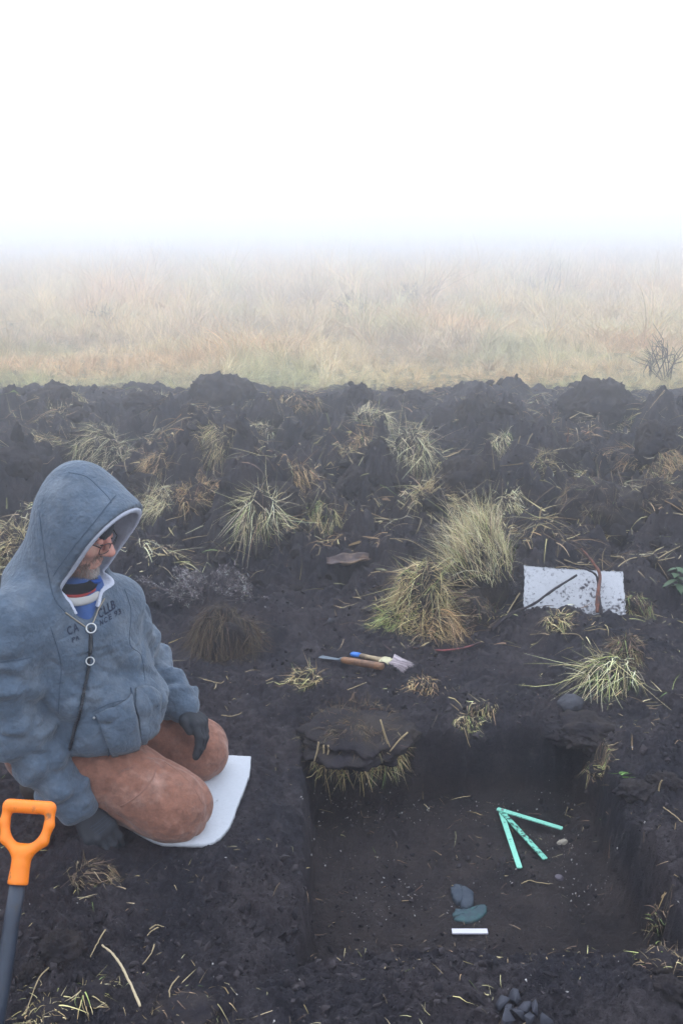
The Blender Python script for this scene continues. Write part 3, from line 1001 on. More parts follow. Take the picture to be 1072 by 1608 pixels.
# ---- clothes
def arm_folds(p, a, b, n, amp, ph):
    ba = b - a; h = ((p - a) @ ba) / (ba @ ba)
    w = np.clip(h * 4 + .6, 0, 1) * np.clip((1.15 - h) * 4, 0, 1)
    q = p - a - np.clip(h, -.2, 1.2)[:, None] * ba
    L = np.linalg.norm(ba)
    rg = noise3(np.c_[h * L * 17 + ph, q[:, 0] * 6, q[:, 1] * 6 + q[:, 2] * 3], 6)
    rg = .55 - np.abs(rg) * 3.2
    n2_ = noise3(np.c_[h * L * 15 + ph, q[:, 0] * 7, q[:, 1] * 7 + q[:, 2] * 4], 6)
    return amp * w * (.6 * np.exp(-(n2_ / .11) ** 2) - .35 * np.sin(6.283 * n * h + ph + 4 * noise3(p * 8, 5)))
PN = .783 * HW - .622 * ZU                             # opening plane of the hood
PT = hs(.152, 0, .066)
def hood_outer(p):
    q = p - HC0
    x = np.stack([q @ HW, -(q @ HRt), q[:, 2]], -1)
    d = d_ell(x, (-.012, 0, .018), (.118, .112, .158))
    d = smin(d, d_ell(x, (.060, 0, -.015), (.118, .116, .118)), .05)
    d = smin(d, d_cap(x, (.0, 0, .066), (.080, 0, .014), .094, .094), .04)
    d = smin(d, d_cap(x, (-.040, 0, -.02), (-.125, -.01, -.19), .098, .135), .07)
    d = smin(d, d_cap(x, (.0, 0, -.09), (.005, 0, -.20), .100, .105), .06)
    d = d + .0035 * fbm3(p, 11, 201) - .004 * np.clip(1 - np.abs(x[:, 1]) / .006, 0, 1) * 0
    return d
def torso_outer(p):
    ax = np.stack([FC, LC, ZU]); f2 = unit((.9, -.43, 0)); ax2 = np.stack([f2, np.cross(ZU, f2), ZU])
    d = d_ell(p, PEL + (.01, -.005, .055), (.185, .20, .165), ax2)
    d = smin(d, d_ell(p, (-.700, 2.600, .375), (.195, .195, .165), ax2), .08)
    d = smin(d, d_ell(p, (-.745, 2.578, .545), (.150, .200, .21), ax), .08)
    d = smin(d, d_cap(p, SR + (.03, .03, 0), SL + (-.03, -.03, 0), .088), .07)
    d = smin(d, d_cap(p, NECK - (.035, -.02, .03), SR + (0.02, 0.02, .015), .100, .085), .05)
    d = smin(d, d_cap(p, NECK - (.01, -.02, .05), SL + (-.02, -.02, .01), .08, .07), .05)
    # broad folds sweeping down the front
    al = (p - (-.745, 2.578, .545)) @ LC
    w = np.clip((p[:, 2] - .24) * 6, 0, 1) * np.clip((.68 - p[:, 2]) * 6, 0, 1)
    d = d + w * (.0075 * np.sin(al * 30 + 11 * (p[:, 2] - .4) + 3.0 * noise3(p * 4.5, 211)) + .004 * np.sin(p[:, 2] * 52 + 14 * al + 3 * noise3(p * 6, 212)))
    d = d + .009 * fbm3(p, 8, 213) + (.007 * np.exp(-(noise3(np.c_[al * 10 + p[:, 2] * 4, p[:, 2] * 4 + al * 3, p[:, 0] * 4], 216) / .075) ** 2) + .006 * np.exp(-(noise3(np.c_[al * 7, p[:, 2] * 15, p[:, 0] * 6], 217) / .07) ** 2)) * w * (p[:, 2] < .60)
    return d
def hoodie_sdf(p):
    d = torso_outer(p)
    a = chain(p, [SR, SR + (-.01, -.012, -.13), ER, WR + (-.018, -.006, .032)], [.096, .098, .080, .070], .04)
    a = a + arm_folds(p, SR, ER, 2.6, .020, .4) + arm_folds(p, ER, WR, 3.0, .021, 1.2) + .004 * fbm3(p, 13, 214)
    a = smin(a, d_cap(p, WR + (-.028, -.012, .05), WR + (.0, 0, .012), .056, .050), .012)
    b = chain(p, [SL, SL + (.012, .05, -.13), EL, WL + (-.022, .02, .018)], [.092, .092, .088, .068], .04)
    b = b + arm_folds(p, SL, EL, 3.2, .019, 2.0) + arm_folds(p, EL, WL, 2.6, .018, .2) + .004 * fbm3(p, 13, 215)
    b = smin(b, d_cap(p, WL + (-.03, .025, .03), WL + (.0, 0, .004), .054, .047), .012)
    d = smin(d, a, .028)
    d = smin(d, b, .028)
    # waist: cut at the hem, with a gathered band
    hem = (p @ unit((.16, -.05, 1))) - HEMK
    tor = d
    band = smax(tor + .013, np.abs(hem - .022) - .020, .012)
    armz = np.minimum(a, b)
    d = np.minimum(smax(tor, -(hem - .036), .02), band)
    d = np.minimum(d, armz)
    d = d - .004 * np.exp(-((hem - .048) / .012) ** 2) * (np.minimum(a, b) > .02) * -1
    ho = local(p, hood_outer, HC0 - (0, 0, .07), .30, .08)
    hood = smax(ho, (p - PT) @ PN, .006)
    d = smin(d, hood, .035)
    d = smax(d, -cavity(p, ho), .006)
    return d
HEMK = float(np.array([-.62, 2.47, .235]) @ unit((.16, -.05, 1)))
VAP = np.array([-.655, 2.462, .655])
def cavity(p, ho=None):
    inner = (hood_outer(p) if ho is None else ho) + .017
    inner = smax(inner, -(p[:, 2] - .735), .02)
    v = d_cap(p, HC0 + (-.024, -.018, -.14), VAP + (.002, -.018, 0), .074, .007)
    v = np.minimum(v, d_cap(p, HC0 + (-.006, -.036, -.13), VAP + (.012, -.035, .012), .068, .007))
    return smin(inner, v, .012)
def lining_sdf(p):
    ho = hood_outer(p)
    c = cavity(p, ho)
    hood_in = smax(ho + .001, (p - PT) @ PN - .006, .004)
    tor_in = torso_outer(p) + .001
    o = np.minimum(hood_in, tor_in)
    sh = np.abs(c - .001) - .0065
    fuzz = .0022 * noise3(p * 160, 7) + .0016 * noise3(p * 320, 8)
    return smax(smax(sh + fuzz, o, .002), .700 - p[:, 2], .003)

def trousers_sdf(p):
    d = d_ell(p, PEL + (.04, 0, 0), (.14, .19, .16))
    for h, k, a, s in ((HR, KR, AR, 0), (HL, KL, AL, 1)):
        u = unit(k - h); L = np.linalg.norm(k - h)
        t = (p - h) @ u / L
        sd_ = np.cross(u, ZU); sd_ /= np.linalg.norm(sd_)
        th = d_cap(p, h, k, .135, .098)
        th = smin(th, d_ell(p, k + (-.005, 0, .002), (.098, .098, .096)), .03)
        v = (p - h) @ sd_
        w = (p - h) @ np.cross(sd_, u)
        nz_ = noise3(np.stack([t * 2.2, v * 9, w * 9], -1) + s * 9, 221)
        f = .0065 * np.exp(-(noise3(np.stack([t * 1.6 + s, v * 15, w * 6], -1), 225) / .12) ** 2) + .004 * noise3(np.stack([t * 4, v * 16, w * 10], -1), 227) * sst(.15, .6, t) * (1 - .5 * sst(1.0, 1.15, t)) * sst(.06, -.05, w)
        g = .0085 * sst(.9, .5, t) * np.exp(-(noise3(np.stack([t * 7 + v * 9, v * 2.5, w * 3 + s * 3], -1), 226) / .11) ** 2) + .008 * noise3(np.stack([t * 5 + v * 6, v * 4, w * 4], -1), 228) * sst(1.1, .55, t) * sst(-.2, .3, t)
        sh = d_cap(p, k + (-.03, 0, -.012), a, .088, .068)
        sh = sh + .004 * fbm3(p, 16, 223)
        leg = smin(th + f + g + .004 * fbm3(p, 13, 222 + s), sh, .022)
        d = smin(d, leg, .02)
    zb = .016 + .0 * p[:, 0]
    return smax(d, zb - p[:, 2], .014)

BASE = (-.66, 2.62, float(H(np.array([-.66]), np.array([2.62]))[0]))
M['skin'] = mat('skin', (.58, .315, .235), .5, .4, nscale=30, namp=.12, c2=(.60, .24, .185), n2scale=14, bump=.0006, bscale=500)
M['hoodie'] = mat('blue_grey_fleece', (.070, .095, .130), .95, .1, nscale=26, namp=.32, c2=(.120, .142, .172), n2scale=9, thr=(.48, .68), bump=.006, bscale=75, sheen=.20)
M['lining'] = mat('white_fleece', (.46, .48, .56), .95, .1, nscale=60, namp=.1, bump=.002, bscale=260, sheen=.1)
M['trouser'] = mat('brown_canvas', (.215, .098, .066), .9, .15, nscale=40, namp=.40, c2=(.30, .17, .13), n2scale=11, thr=(.50, .68), bump=.010, bscale=30, sheen=.15)
M['glove'] = mat('black_glove', (.018, .020, .025), .75, .3, nscale=25, namp=.35, bump=.0008, bscale=500)
M['beanie'] = mat('dark_knit', (.010, .013, .020), .95, .1, bump=.001, bscale=300, sheen=.2)
M['blue'] = mat('blue_cloth', (.008, .055, .26), .85, .2, nscale=30, namp=.2, bump=.0006, bscale=400)
M['shirt'] = mat('blue_shirt', (.045, .09, .235), .9, .15, nscale=30, namp=.15)
M['white'] = mat('white_knit', (.40, .385, .37), .9, .15)
M['red'] = mat('red_knit', (.27, .035, .03), .9, .15)
M['darkcloth'] = mat('dark_cloth', (.010, .010, .012), .9, .15)
M['beard'] = mat('grey_beard', attr=True, rough=.7, spec=.3)
M['navy'] = mat('navy_print', (.013, .019, .040), .85, .15)
M['seam'] = mat('seam_thread', (.042, .06, .088), .9, .1)
M['tseam'] = mat('trouser_seam', (.23, .12, .09), .9, .1)
M['metal'] = mat('steel', (.55, .55, .54), .35, .5, metal=.9)
M['brass'] = mat('dull_brass', (.30, .26, .20), .45, .5, metal=.7)
M['black'] = mat('black_plastic', (.014, .015, .018), .4, .4)
M['boot'] = mat('dark_boot', (.03, .024, .02), .7, .3, nscale=12, namp=.3)
M['lens'] = bpy.data.materials.new('spectacle_lens')
M['lens'].use_nodes = True
_b = M['lens'].node_tree.nodes['Principled BSDF']
_b.inputs['Transmission Weight'].default_value = 1; _b.inputs['Roughness'].default_value = .02; _b.inputs['IOR'].default_value = 1.02; _b.inputs['Base Color'].default_value = (.85, .88, .9, 1)

person = thing('person', BASE, 'man in a grey blue hooded fleece and brown trousers kneeling beside the pit', 'person')
def add_surface(name, f, lo, hi, vox, m, parent, it=1):
    V, F = surface(f, lo, hi, vox)
    V = relax(V, F, it)
    me = new_mesh(name, V, F)
    return link(name, me, m, parent), BVHTree.FromPolygons([Vector(v) for v in V], [tuple(q) for q in F.tolist()]), (V, F)

body, bv_body, _ = add_surface('body', body_sdf, (-1.02, 2.28, -.01), (-.30, 2.95, 1.06), .0046, M['skin'], person, 1)
hoodie, bv_hood, _ = add_surface('hoodie', hoodie_sdf, (-1.10, 2.24, .05), (-.36, 2.98, 1.12), .0042, M['hoodie'], person, 1)
lining, bv_lin, _ = add_surface('lining', lining_sdf, (-.86, 2.34, .58), (-.44, 2.74, 1.06), .0036, M['lining'], hoodie, 0)
trousers, bv_tr, _ = add_surface('trousers', trousers_sdf, (-1.06, 2.36, .0), (-.32, 3.02, .50), .0046, M['trouser'], person, 1)
for fn, w_, lo, hi in ((right_hand, WR, (-.86, 2.30, -.03), (-.58, 2.56, .2)), (left_hand, WL, (-.56, 2.58, .08), (-.33, 2.84, .34))):
    g_ = lambda p, fn=fn, w_=w_: smin(fn(p, 1.0), d_cap(p, w_ + unit(w_ - (KNR if fn is right_hand else KNL)) * .05, w_, .037, .034), .012) + .0006 * noise3(p * 70, 3)
    gl, bvg, _ = add_surface('glove', g_, lo, hi, .0022, M['glove'], person, 1)
    if fn is right_hand: bv_glove_r = bvg
for a_ in (AR, AL):
    f_ = lambda p, a_=a_: smax(smin(d_cap(p, a_ + (.03, 0, -.02), a_ + (-.10, 0, -.03), .05, .042), d_cap(p, a_ + (-.02, 0, 0), a_ + (-.02, 0, .03), .058), .03), .01 - p[:, 2], .01)
    add_surface('boot', f_, a_ - (.2, .1, .1), a_ + (.13, .1, .12), .006, M['boot'], person, 1)

# beanie: close cap over the skull, edge just above the brows
def beanie_sdf(p):
    q = p - HC
    x = np.stack([q @ HF, -(q @ HRH), q @ HU], -1)
    d = smin(d_ell(x, (-.010, 0, .035), (.113, .086, .108)), d_ell(x, (-.02, 0, .0), (.092, .088, .07)), .02)
    cutp = -(x @ unit((-.30, 0, 1)) + .020 + .9 * np.clip(-x[:, 0] - .0, 0, .1))
    d = smax(d + .0007 * np.sin(np.arctan2(x[:, 1], x[:, 0]) * 60), cutp, .008)
    return d
add_surface('beanie', beanie_sdf, HC - .14, HC + .17, .0034, M['beanie'], person, 1)

# neck gaiter, shirt, collar
def gaiter_sdf(p):
    q = p - HC
    x = np.stack([q @ HW, -(q @ HRt), q[:, 2]], -1)
    t = np.arctan2(x[:, 1], x[:, 0])
    d = d_ell(x, (-.020, 0, -.172), (.080, .070, .021))
    d = smin(d, d_ell(x, (-.008, 0, -.150), (.072, .064, .017)), .008)
    d = d + .0035 * np.sin(x[:, 2] * 230 + 2.2 * np.sin(t * 2) + 1.2 * t)
    return d
add_surface('neck_gaiter', gaiter_sdf, HC + (-.13, -.12, -.24), HC + (.12, .12, -.10), .0036, M['blue'], person, 1)
def shirt_sdf(p):
    d = d_cap(p, NECK + (-.005, .0, -.02), np.array([-.735, 2.570, .56]), .076, .120)
    return d + .003 * np.sin(((p - NECK) @ LC) * 90 + 2 * noise3(p * 12, 4))
add_surface('shirt', shirt_sdf, NECK - (.2, .2, .32), NECK + (.2, .2, .13), .005, M['shirt'], person, 1)
def ringed(p, z, r, c=NECK):
    q = p - np.array([c[0] - .016, c[1] - .010, 0])
    nrm = unit((.22, -.2, 1))
    h = q @ nrm - z
    rad = np.linalg.norm(q[:, :2], axis=1)
    return np.hypot(rad - r, h * .8)
for nm, z_, r_, t_, mm in (('collar', .716, .0740, .0100, 'white'), ('collar_stripe', .731, .0720, .0060, 'red'), ('undershirt', .742, .066, .012, 'darkcloth')):
    add_surface(nm, lambda p: ringed(p, z_, r_) - t_, NECK - (.13, .13, .07), NECK + (.13, .13, .13), .0036, M[mm], person, 1)

# ---- putting seams, print and hardware onto the cloth: found by casting from a viewpoint in front of him, fixed on the surface
CAMP = Vector((0, 0, CAM_H))
def hit(px, py, bv, off=.0):
    d = Vector(ray(px, py)).normalized()
    loc, nrm, _, _ = bv.ray_cast(CAMP, d)
    if loc is None: return None
    if nrm.dot(d) > 0: nrm = -nrm
    return np.array(loc + nrm * off)
def seam(name, pts, bv, r, m, parent, off=0.0, n=40):
    P = smooth_path([(a, b, 0) for a, b in pts], n)
    Q = [hit(a, b, bv, off) for a, b, _ in P]
    Q = np.array([q for q in Q if q is not None])
    if len(Q) < 3: return None, None
    k = np.linalg.norm(np.diff(Q, axis=0), axis=1)
    keep = [0]
    for i in range(1, len(Q)):
        if np.linalg.norm(Q[i] - Q[keep[-1]]) < .06: keep.append(i)
    Q = Q[keep]
    if len(Q) < 3: return None, None
    v, f = tube(Q, r, 6)
    return link(name, new_mesh(name, v, f), m, parent), Q
SEAMS = [[(108, 742), (135, 748), (155, 765), (172, 783), (175, 790)], [(182, 778), (172, 790), (150, 818), (122, 852), (95, 888), (84, 905)],
         [(62, 800), (68, 850), (76, 900), (86, 940), (104, 962)], [(80, 985), (96, 1040), (94, 1085), (92, 1120)], [(196, 925), (206, 960), (204, 1010), (222, 1030), (228, 1070)],
         [(0, 1040), (30, 1036), (50, 1032)], [(145, 1118), (175, 1104), (205, 1098)]]
for s_ in SEAMS: seam('seam', s_, bv_hood, .0012, M['seam'], hoodie, .0002)
# kangaroo pocket: a second layer of fleece, its mouth edges gaping
def pocket_patch(poly_top, poly_bot, nu=26, nv=18):
    A = smooth_path([(a, b, 0) for a, b in poly_top], nu); B_ = smooth_path([(a, b, 0) for a, b in poly_bot], nu)
    G = np.full((nu, nv, 3), np.nan)
    for i in range(nu):
        for j in range(nv):
            t = j / (nv - 1)
            px, py = A[i, :2] * (1 - t) + B_[i, :2] * t
            e = min(i, nu - 1 - i) / nu; e2 = min(j, nv - 1 - j) / nv
            q = hit(px, py, bv_hood, .004 + .007 * min(1, e * 7) * min(1, e2 * 7))
            if q is not None: G[i, j] = q
    V = G.reshape(-1, 3)
    ok = ~np.isnan(V[:, 0])
    mp = np.cumsum(ok) - 1
    F = []
    for i in range(nu - 1):
        for j in range(nv - 1):
            q = [i * nv + j, (i + 1) * nv + j, (i + 1) * nv + j + 1, i * nv + j + 1]
            if all(ok[k] for k in q): F.append([mp[k] for k in q])
    return V[ok], np.array(F)
for top, bot in (([(150, 1122), (172, 1112), (198, 1098), (205, 1090)], [(176, 1186), (196, 1184), (212, 1180), (222, 1176)]),
                 ([(212, 1082), (226, 1078), (240, 1082), (252, 1092)], [(222, 1172), (232, 1168), (240, 1160), (246, 1150)])):
    V, F = pocket_patch(top, bot)
    if len(F):
        po = link('pocket', new_mesh('pocket', V, F), M['hoodie'], hoodie)
        sm = po.modifiers.new('thick', 'SOLIDIFY'); sm.thickness = .004; sm.offset = -1
q = hit(148, 1127, bv_hood, .004)
if q is not None:
    v, f = ICO[2]; link('stud', new_mesh('stud', q + v * .0038, f), M['metal'], hoodie)
seam('pocket_seam', [(205, 1080), (210, 1105), (222, 1135), (240, 1158), (244, 1172)], bv_hood, .0022, M['seam'], hoodie, .003)
seam('pocket_seam', [(150, 1124), (165, 1138), (178, 1152), (178, 1170), (170, 1184)], bv_hood, .0022, M['seam'], hoodie, .006)
# zip: two toothed edges up to the ring, then down the front
zq = {}
for nm, pts in (('zipper', [(164, 940), (156, 955), (150, 970), (145, 981)]), ('zipper', [(103, 962), (114, 970), (125, 978), (138, 987)]),
                ('zipper_tape', [(142, 986), (141, 1010), (140, 1036), (137, 1060), (131, 1090), (124, 1125), (117, 1150), (112, 1172)])):
    o, Q = seam(nm, pts, bv_hood, .0022 if nm == 'zipper' else .0036, M['brass'] if nm == 'zipper' else M['black'], hoodie, .001, 50)
# lanyard with two steel rings
def ring_at(px, py, R_, r_, parent, name):
    c = hit(px, py, bv_hood, .007)
    if c is None: return
    vd = unit(np.array([0, 0, CAM_H]) - c)
    u = unit(np.cross(vd, ZU) + .1 * ZU); w_ = np.cross(vd, u)
    ph = np.linspace(0, 2 * math.pi, 29)
    P = [c + (u * math.cos(a) + w_ * math.sin(a)) * R_ for a in ph]
    v, f = tube(P, r_, 6, False)
    link(name, new_mesh(name, v, f), M['metal'], parent)
o, Q = seam('lanyard', [(142, 996), (142, 1012), (141, 1026)], bv_hood, .0045, M['black'], hoodie, .006)
ring_at(142, 987, .0125, .0024, hoodie, 'zip_ring'); ring_at(140, 1037, .0105, .0017, hoodie, 'zip_ring')
P_ = smooth_path([(139, 1045, 0), (136, 1065, 0), (130, 1095, 0), (123, 1125, 0), (116, 1155, 0), (112, 1175, 0)], 150)
Q_ = [hit(a, b, bv_hood, .007) for a, b, _ in P_]
Q_ = np.array([q for q in Q_ if q is not None])
v, f = tube(Q_, .0042 + .0012 * np.sin(np.arange(len(Q_)) * 1.9), 6)
link('lanyard_cord', new_mesh('lanyard_cord', v, f), M['black'], hoodie)
seam('trouser_seam', [(246, 1206), (240, 1222), (225, 1242), (205, 1258), (190, 1266)], bv_tr, .0022, M['tseam'], trousers)
seam('trouser_seam', [(258, 1196), (285, 1215), (305, 1238), (318, 1262)], bv_tr, .0018, M['tseam'], trousers)
# chest print
def letter(ch, x0, y0, ux, uy, vx, vy):
    """a printed letter: photo-plane baseline at (x0, y0), advance (ux, uy), height (vx, vy), laid on the fleece"""
    cu = bpy.data.curves.new('letter', 'FONT')
    cu.body = ch; cu.size = 1.4; cu.offset = .028; cu.resolution_u = 3
    ob = bpy.data.objects.new('letter', cu)
    COL.objects.link(ob)
    me0 = bpy.data.meshes.new_from_object(ob.evaluated_get(bpy.context.evaluated_depsgraph_get()))
    bpy.data.objects.remove(ob); bpy.data.curves.remove(cu)
    import bmesh
    bm = bmesh.new(); bm.from_mesh(me0)
    bmesh.ops.triangulate(bm, faces=bm.faces[:])
    xs = [v_.co.x for v_ in bm.verts]
    wdt = max(xs) or 1
    bad = []
    for v_ in bm.verts:
        a, b = v_.co.x / wdt, v_.co.y
        q = hit(x0 + ux * a + vx * b, y0 + uy * a + vy * b, bv_hood, .0014)
        if q is None: bad.append(v_)
        else: v_.co = q
    if bad: bmesh.ops.delete(bm, geom=bad, context='VERTS')
    me = bpy.data.meshes.new('letter'); bm.to_mesh(me); bm.free()
    bpy.data.meshes.remove(me0)
    if len(me.polygons): link('letter', me, M['navy'], hoodie)
for ch, x0, y0 in (('C', 156, 971.5), ('L', 164, 966), ('L', 170, 962), ('B', 175.5, 958.5)): letter(ch, x0, y0, 6.5, -3.6, -3, -14)
for ch, x0, y0 in (('N', 157.5, 983), ('C', 164, 979), ('E', 171, 974.5), ('9', 180, 969), ('3', 185.5, 966)): letter(ch, x0, y0, 5, -2.8, -1.5, -8.5)
for ch, x0, y0 in (('C', 107, 998), ('A', 117, 993.5)): letter(ch, x0, y0, 7.5, -3.5, -3, -13)
for ch, x0, y0 in (('P', 113.5, 1009), ('A', 119.5, 1006)): letter(ch, x0, y0, 5, -2.2, -1, -7.5)
# glove print lines
for k in range(4): seam('printed_line', [(142 + k * 3.5, 1300 + k * 4), (155 + k * 3.2, 1291 + k * 4), (168 + k * 2.6, 1280 + k * 4)], bv_glove_r, .0007, M['seam'], person, 0)

# ---- face details
for s in (-1, 1):
    c = hd(.088, s * .031, .007)
    v, f = ICO[3]
    eye = link('eye', new_mesh('eye', c + v * .0106, f), mat('eye_white', (.6, .55, .52), .3, .4), person)
    link('iris', new_mesh('iris', hd(.0965, s * .031, .002) + v * .0045, f), mat('iris_brown', (.03, .02, .015), .2, .5), eye)
    # lids
    vv = ICO[4][0]; keep = (vv @ HU > -.25)
    ids = np.where(keep)[0]; mp = -np.ones(len(vv), int); mp[ids] = np.arange(len(ids))
    ff = [[mp[i] for i in q] for q in ICO[4][1] if keep[q].all()]
    link('eyelid', new_mesh('eyelid', c + vv[ids] * .0117, np.array(ff)), M['skin'], person)
    R = np.random.default_rng(40 + s)
    n = 90
    t = R.random(n)
    roots = np.array([hd(.096 - .014 * a, s * (.013 + .034 * a), .026 + .004 * math.sin(a * 3) + R.normal() * .002) for a in t])
    d = HF * .3 - HRH * s * .8 + HU * .3 + R.normal(size=(n, 3)) * .25
    V, F, bi = blades(roots, d, np.full(n, .012), np.full(n, .0012), np.full(n, .1), 2, .1, False, R)
    me = new_mesh('eyebrow', V, F); add_col(me, (np.array([.10, .075, .06]) * R.uniform(.6, 1.6, (n, 1)))[bi])
    link('eyebrow', me, M['beard'], person)
def beard_part():
    R = np.random.default_rng(50)
    n = 3600
    roots, dirs, cols = [], [], []
    while len(roots) < n:
        l = R.uniform(-.066, .066); u = R.uniform(-.135, -.038)
        if (abs(l) > .040 or u > -.062) and R.random() < .55: continue
        if -.080 < u < -.050 and abs(l) < .022 and not (u > -.0555): continue
        if u > -.050 and not (abs(l) < .022 or (abs(l) > .050)): continue
        if u > -.062 and .024 < abs(l) < .046 and R.random() < .9: continue
        a = math.atan2(l, .06)
        o = hd(.0, 0, u); dr = unit(HF * math.cos(a) - HRH * math.sin(a))
        loc, nrm, _, dist = bv_body.ray_cast(Vector(o + dr * .25), Vector(-dr), .3)
        if loc is None: continue
        roots.append(np.array(loc)); dirs.append(np.array(nrm) * .45 - HU * .9 + HF * .1 + R.normal(size=3) * .25)
        chin = math.exp(-(l / .024) ** 2) * sst(-.065, -.085, np.array(u))
        base = np.array([.22, .15, .115]) * (1 - chin * .9) + np.array([.48, .45, .43]) * chin * .95
        cols.append(base * R.uniform(.7, 1.35))
    V, F, bi = blades(np.array(roots), np.array(dirs), R.uniform(.006, .013, n), np.full(n, .0010), np.full(n, .15), 2, .15, False, R)
    me = new_mesh('beard', V, F); add_col(me, np.clip(np.array(cols), .01, .8)[bi])
    o = link('beard', me, M['beard'], person); o['kind'] = 'stuff'
beard_part()
# glasses
glasses = link('glasses', new_mesh('glasses', *tube([hd(.112, -.010, .003), hd(.117, -.004, .007), hd(.117, .004, .007), hd(.112, .010, .003)], .0012, 6)), M['black'], person)
for s in (-1, 1):
    ph = np.linspace(0, 2 * math.pi, 33)
    P = []
    for a in ph:
        ca, sa = math.cos(a), math.sin(a)
        x_ = .0225 * np.sign(ca) * abs(ca) ** .7; y_ = .0150 * np.sign(sa) * abs(sa) ** .7
        P.append(hd(.114 - .010 * (abs(s * .031 + x_) - .01) / .045, s * .0315 + x_, -.005 + y_))
    v, f = tube(P, .0013, 6, False)
    link('rim', new_mesh('rim', v, f), M['black'], glasses)
    link('lens', new_mesh('lens', np.array(P[:-1]), [tuple(range(32))]), M['lens'], glasses)
    v, f = tube([hd(.105, s * .054, .004), hd(.085, s * .068, .010), hd(.03, s * .079, .010), hd(-.01, s * .083, .008)], .0017, 6)
    link('temple', new_mesh('temple', v, f), M['black'], glasses)

# ================================================================== things lying about
def lay(px, py, off=0.0):
    g = on_ground(px, py); g[2] += off; return g
def floor_pt(px, py): return on_ground(px, py, -.12, -.32)
# ---- kneeling mat
M['felt'] = mat('white_felt', (.42, .43, .46), .95, .1, nscale=90, namp=.08, c2=(.13, .12, .125), n2scale=26, thr=(.66, .74), bump=.002, bscale=350)
M['felt_dirty'] = mat('soiled_white_felt', (.40, .40, .42), .95, .1, nscale=60, namp=.1, c2=(.060, .053, .058), n2scale=70, thr=(.525, .59), bump=.002, bscale=300)
poly = [(394, 1193), (393, 1215), (384, 1243), (373, 1271), (364, 1296), (352, 1314), (337, 1327), (318, 1332), (284, 1331), (246, 1327), (200, 1300), (165, 1262), (205, 1215), (270, 1190), (340, 1191)]
P = np.array([at_z(a, b, .012)[:2] for a, b in poly])
P = smooth_path(np.c_[np.vstack([P, P[:1]]), np.zeros(len(P) + 1)], 90)[:-1, :2]
P = P + .0009 * rng.normal(size=P.shape)
hz = H(P[:, 0], P[:, 1])
top_z = float(np.percentile(hz, 70)) + .016
V, F = slab(P, top_z - .013, top_z, .003)
solo('kneeling_mat', V, F, M['felt'], 'white felt kneeling mat with rounded corner under the knees of the man', 'mat')

t_ = M['felt_dirty'].node_tree
_mr = [n for n in t_.nodes if n.type == 'MAP_RANGE' and abs(n.inputs['From Min'].default_value - .525) < 1e-4][0]
_n = t_.nodes.new('ShaderNodeTexNoise'); _n.inputs['Scale'].default_value = 9; _n.inputs['Detail'].default_value = 4
t_.links.new([n for n in t_.nodes if n.type == 'TEX_COORD'][0].outputs['Object'], _n.inputs['Vector'])
_m2 = t_.nodes.new('ShaderNodeMapRange')
for k_, v_ in zip(('From Min', 'From Max', 'To Min', 'To Max'), (.40, .62, .60, .44)): _m2.inputs[k_].default_value = v_
_m3 = t_.nodes.new('ShaderNodeMath'); _m3.operation = 'ADD'; _m3.inputs[1].default_value = .14
t_.links.new(_n.outputs['Fac'], _m2.inputs['Value']); t_.links.new(_m2.outputs[0], _m3.inputs[0])
t_.links.new(_m2.outputs[0], _mr.inputs['From Min']); t_.links.new(_m3.outputs[0], _mr.inputs['From Max'])
# ---- the other mat, propped on the bank
def propped_mat():
    a, b = lay(822, 958), lay(980, 970)
    a[2] += .0; b[2] += .0
    ux = (b - a); L = np.linalg.norm(ux[:2]); ux = np.array([ux[0], ux[1], 0]) / L
    back = np.array([-ux[1], ux[0], 0])
    th = math.radians(50)
    up = back * math.cos(th) + np.array([0, 0, 1]) * math.sin(th)
    nm = np.cross(ux, up)
    nu, nv = 60, 32
    zb = max(float(H(a[0:1], a[1:2])[0]), float(H(b[0:1], b[1:2])[0])) - .005
    o = np.array([a[0], a[1], zb])
    G = []
    for i in range(nu):
        for j in range(nv):
            s, t = i / (nu - 1), j / (nv - 1)
            w = L * s + .004 * math.sin(t * 7) * (s - .5) + .0015 * rng.normal() * (i in (0, nu - 1))
            hgt = .205 * t + (-.020 * math.sin(math.pi * s)) * (1 - t) + .010 * (1 - s) * t + .0015 * rng.normal() * (j in (0, nv - 1))
            bow = .025 * math.sin(math.pi * s) + .008 * math.sin(5 * s + 2 * t) + .010 * t * t
            G.append(o + ux * w + up * hgt - nm * bow)
    G = np.array(G)
    idx = np.arange(nu * nv).reshape(nu, nv)
    F = np.stack([idx[:-1, :-1], idx[1:, :-1], idx[1:, 1:], idx[:-1, 1:]], -1).reshape(-1, 4)
    n = len(G)
    rim = np.r_[idx[:, 0], idx[-1, 1:], idx[-2::-1, -1], idx[0, -2:0:-1]]
    V = np.vstack([G, G - nm * -.012])
    S = np.array([[rim[k], rim[(k + 1) % len(rim)], rim[(k + 1) % len(rim)] + n, rim[k] + n] for k in range(len(rim))])
    o_ = solo('felt_mat', V, np.vstack([F, F[:, ::-1] + n, S]), M['felt_dirty'], 'soil speckled white felt mat propped on the bank behind sticks', 'mat')
    return o, ux, up, nm
MO, MUX, MUP, MNM = propped_mat()
TOWARD = -MNM if (-MNM)[1] < 0 else MNM

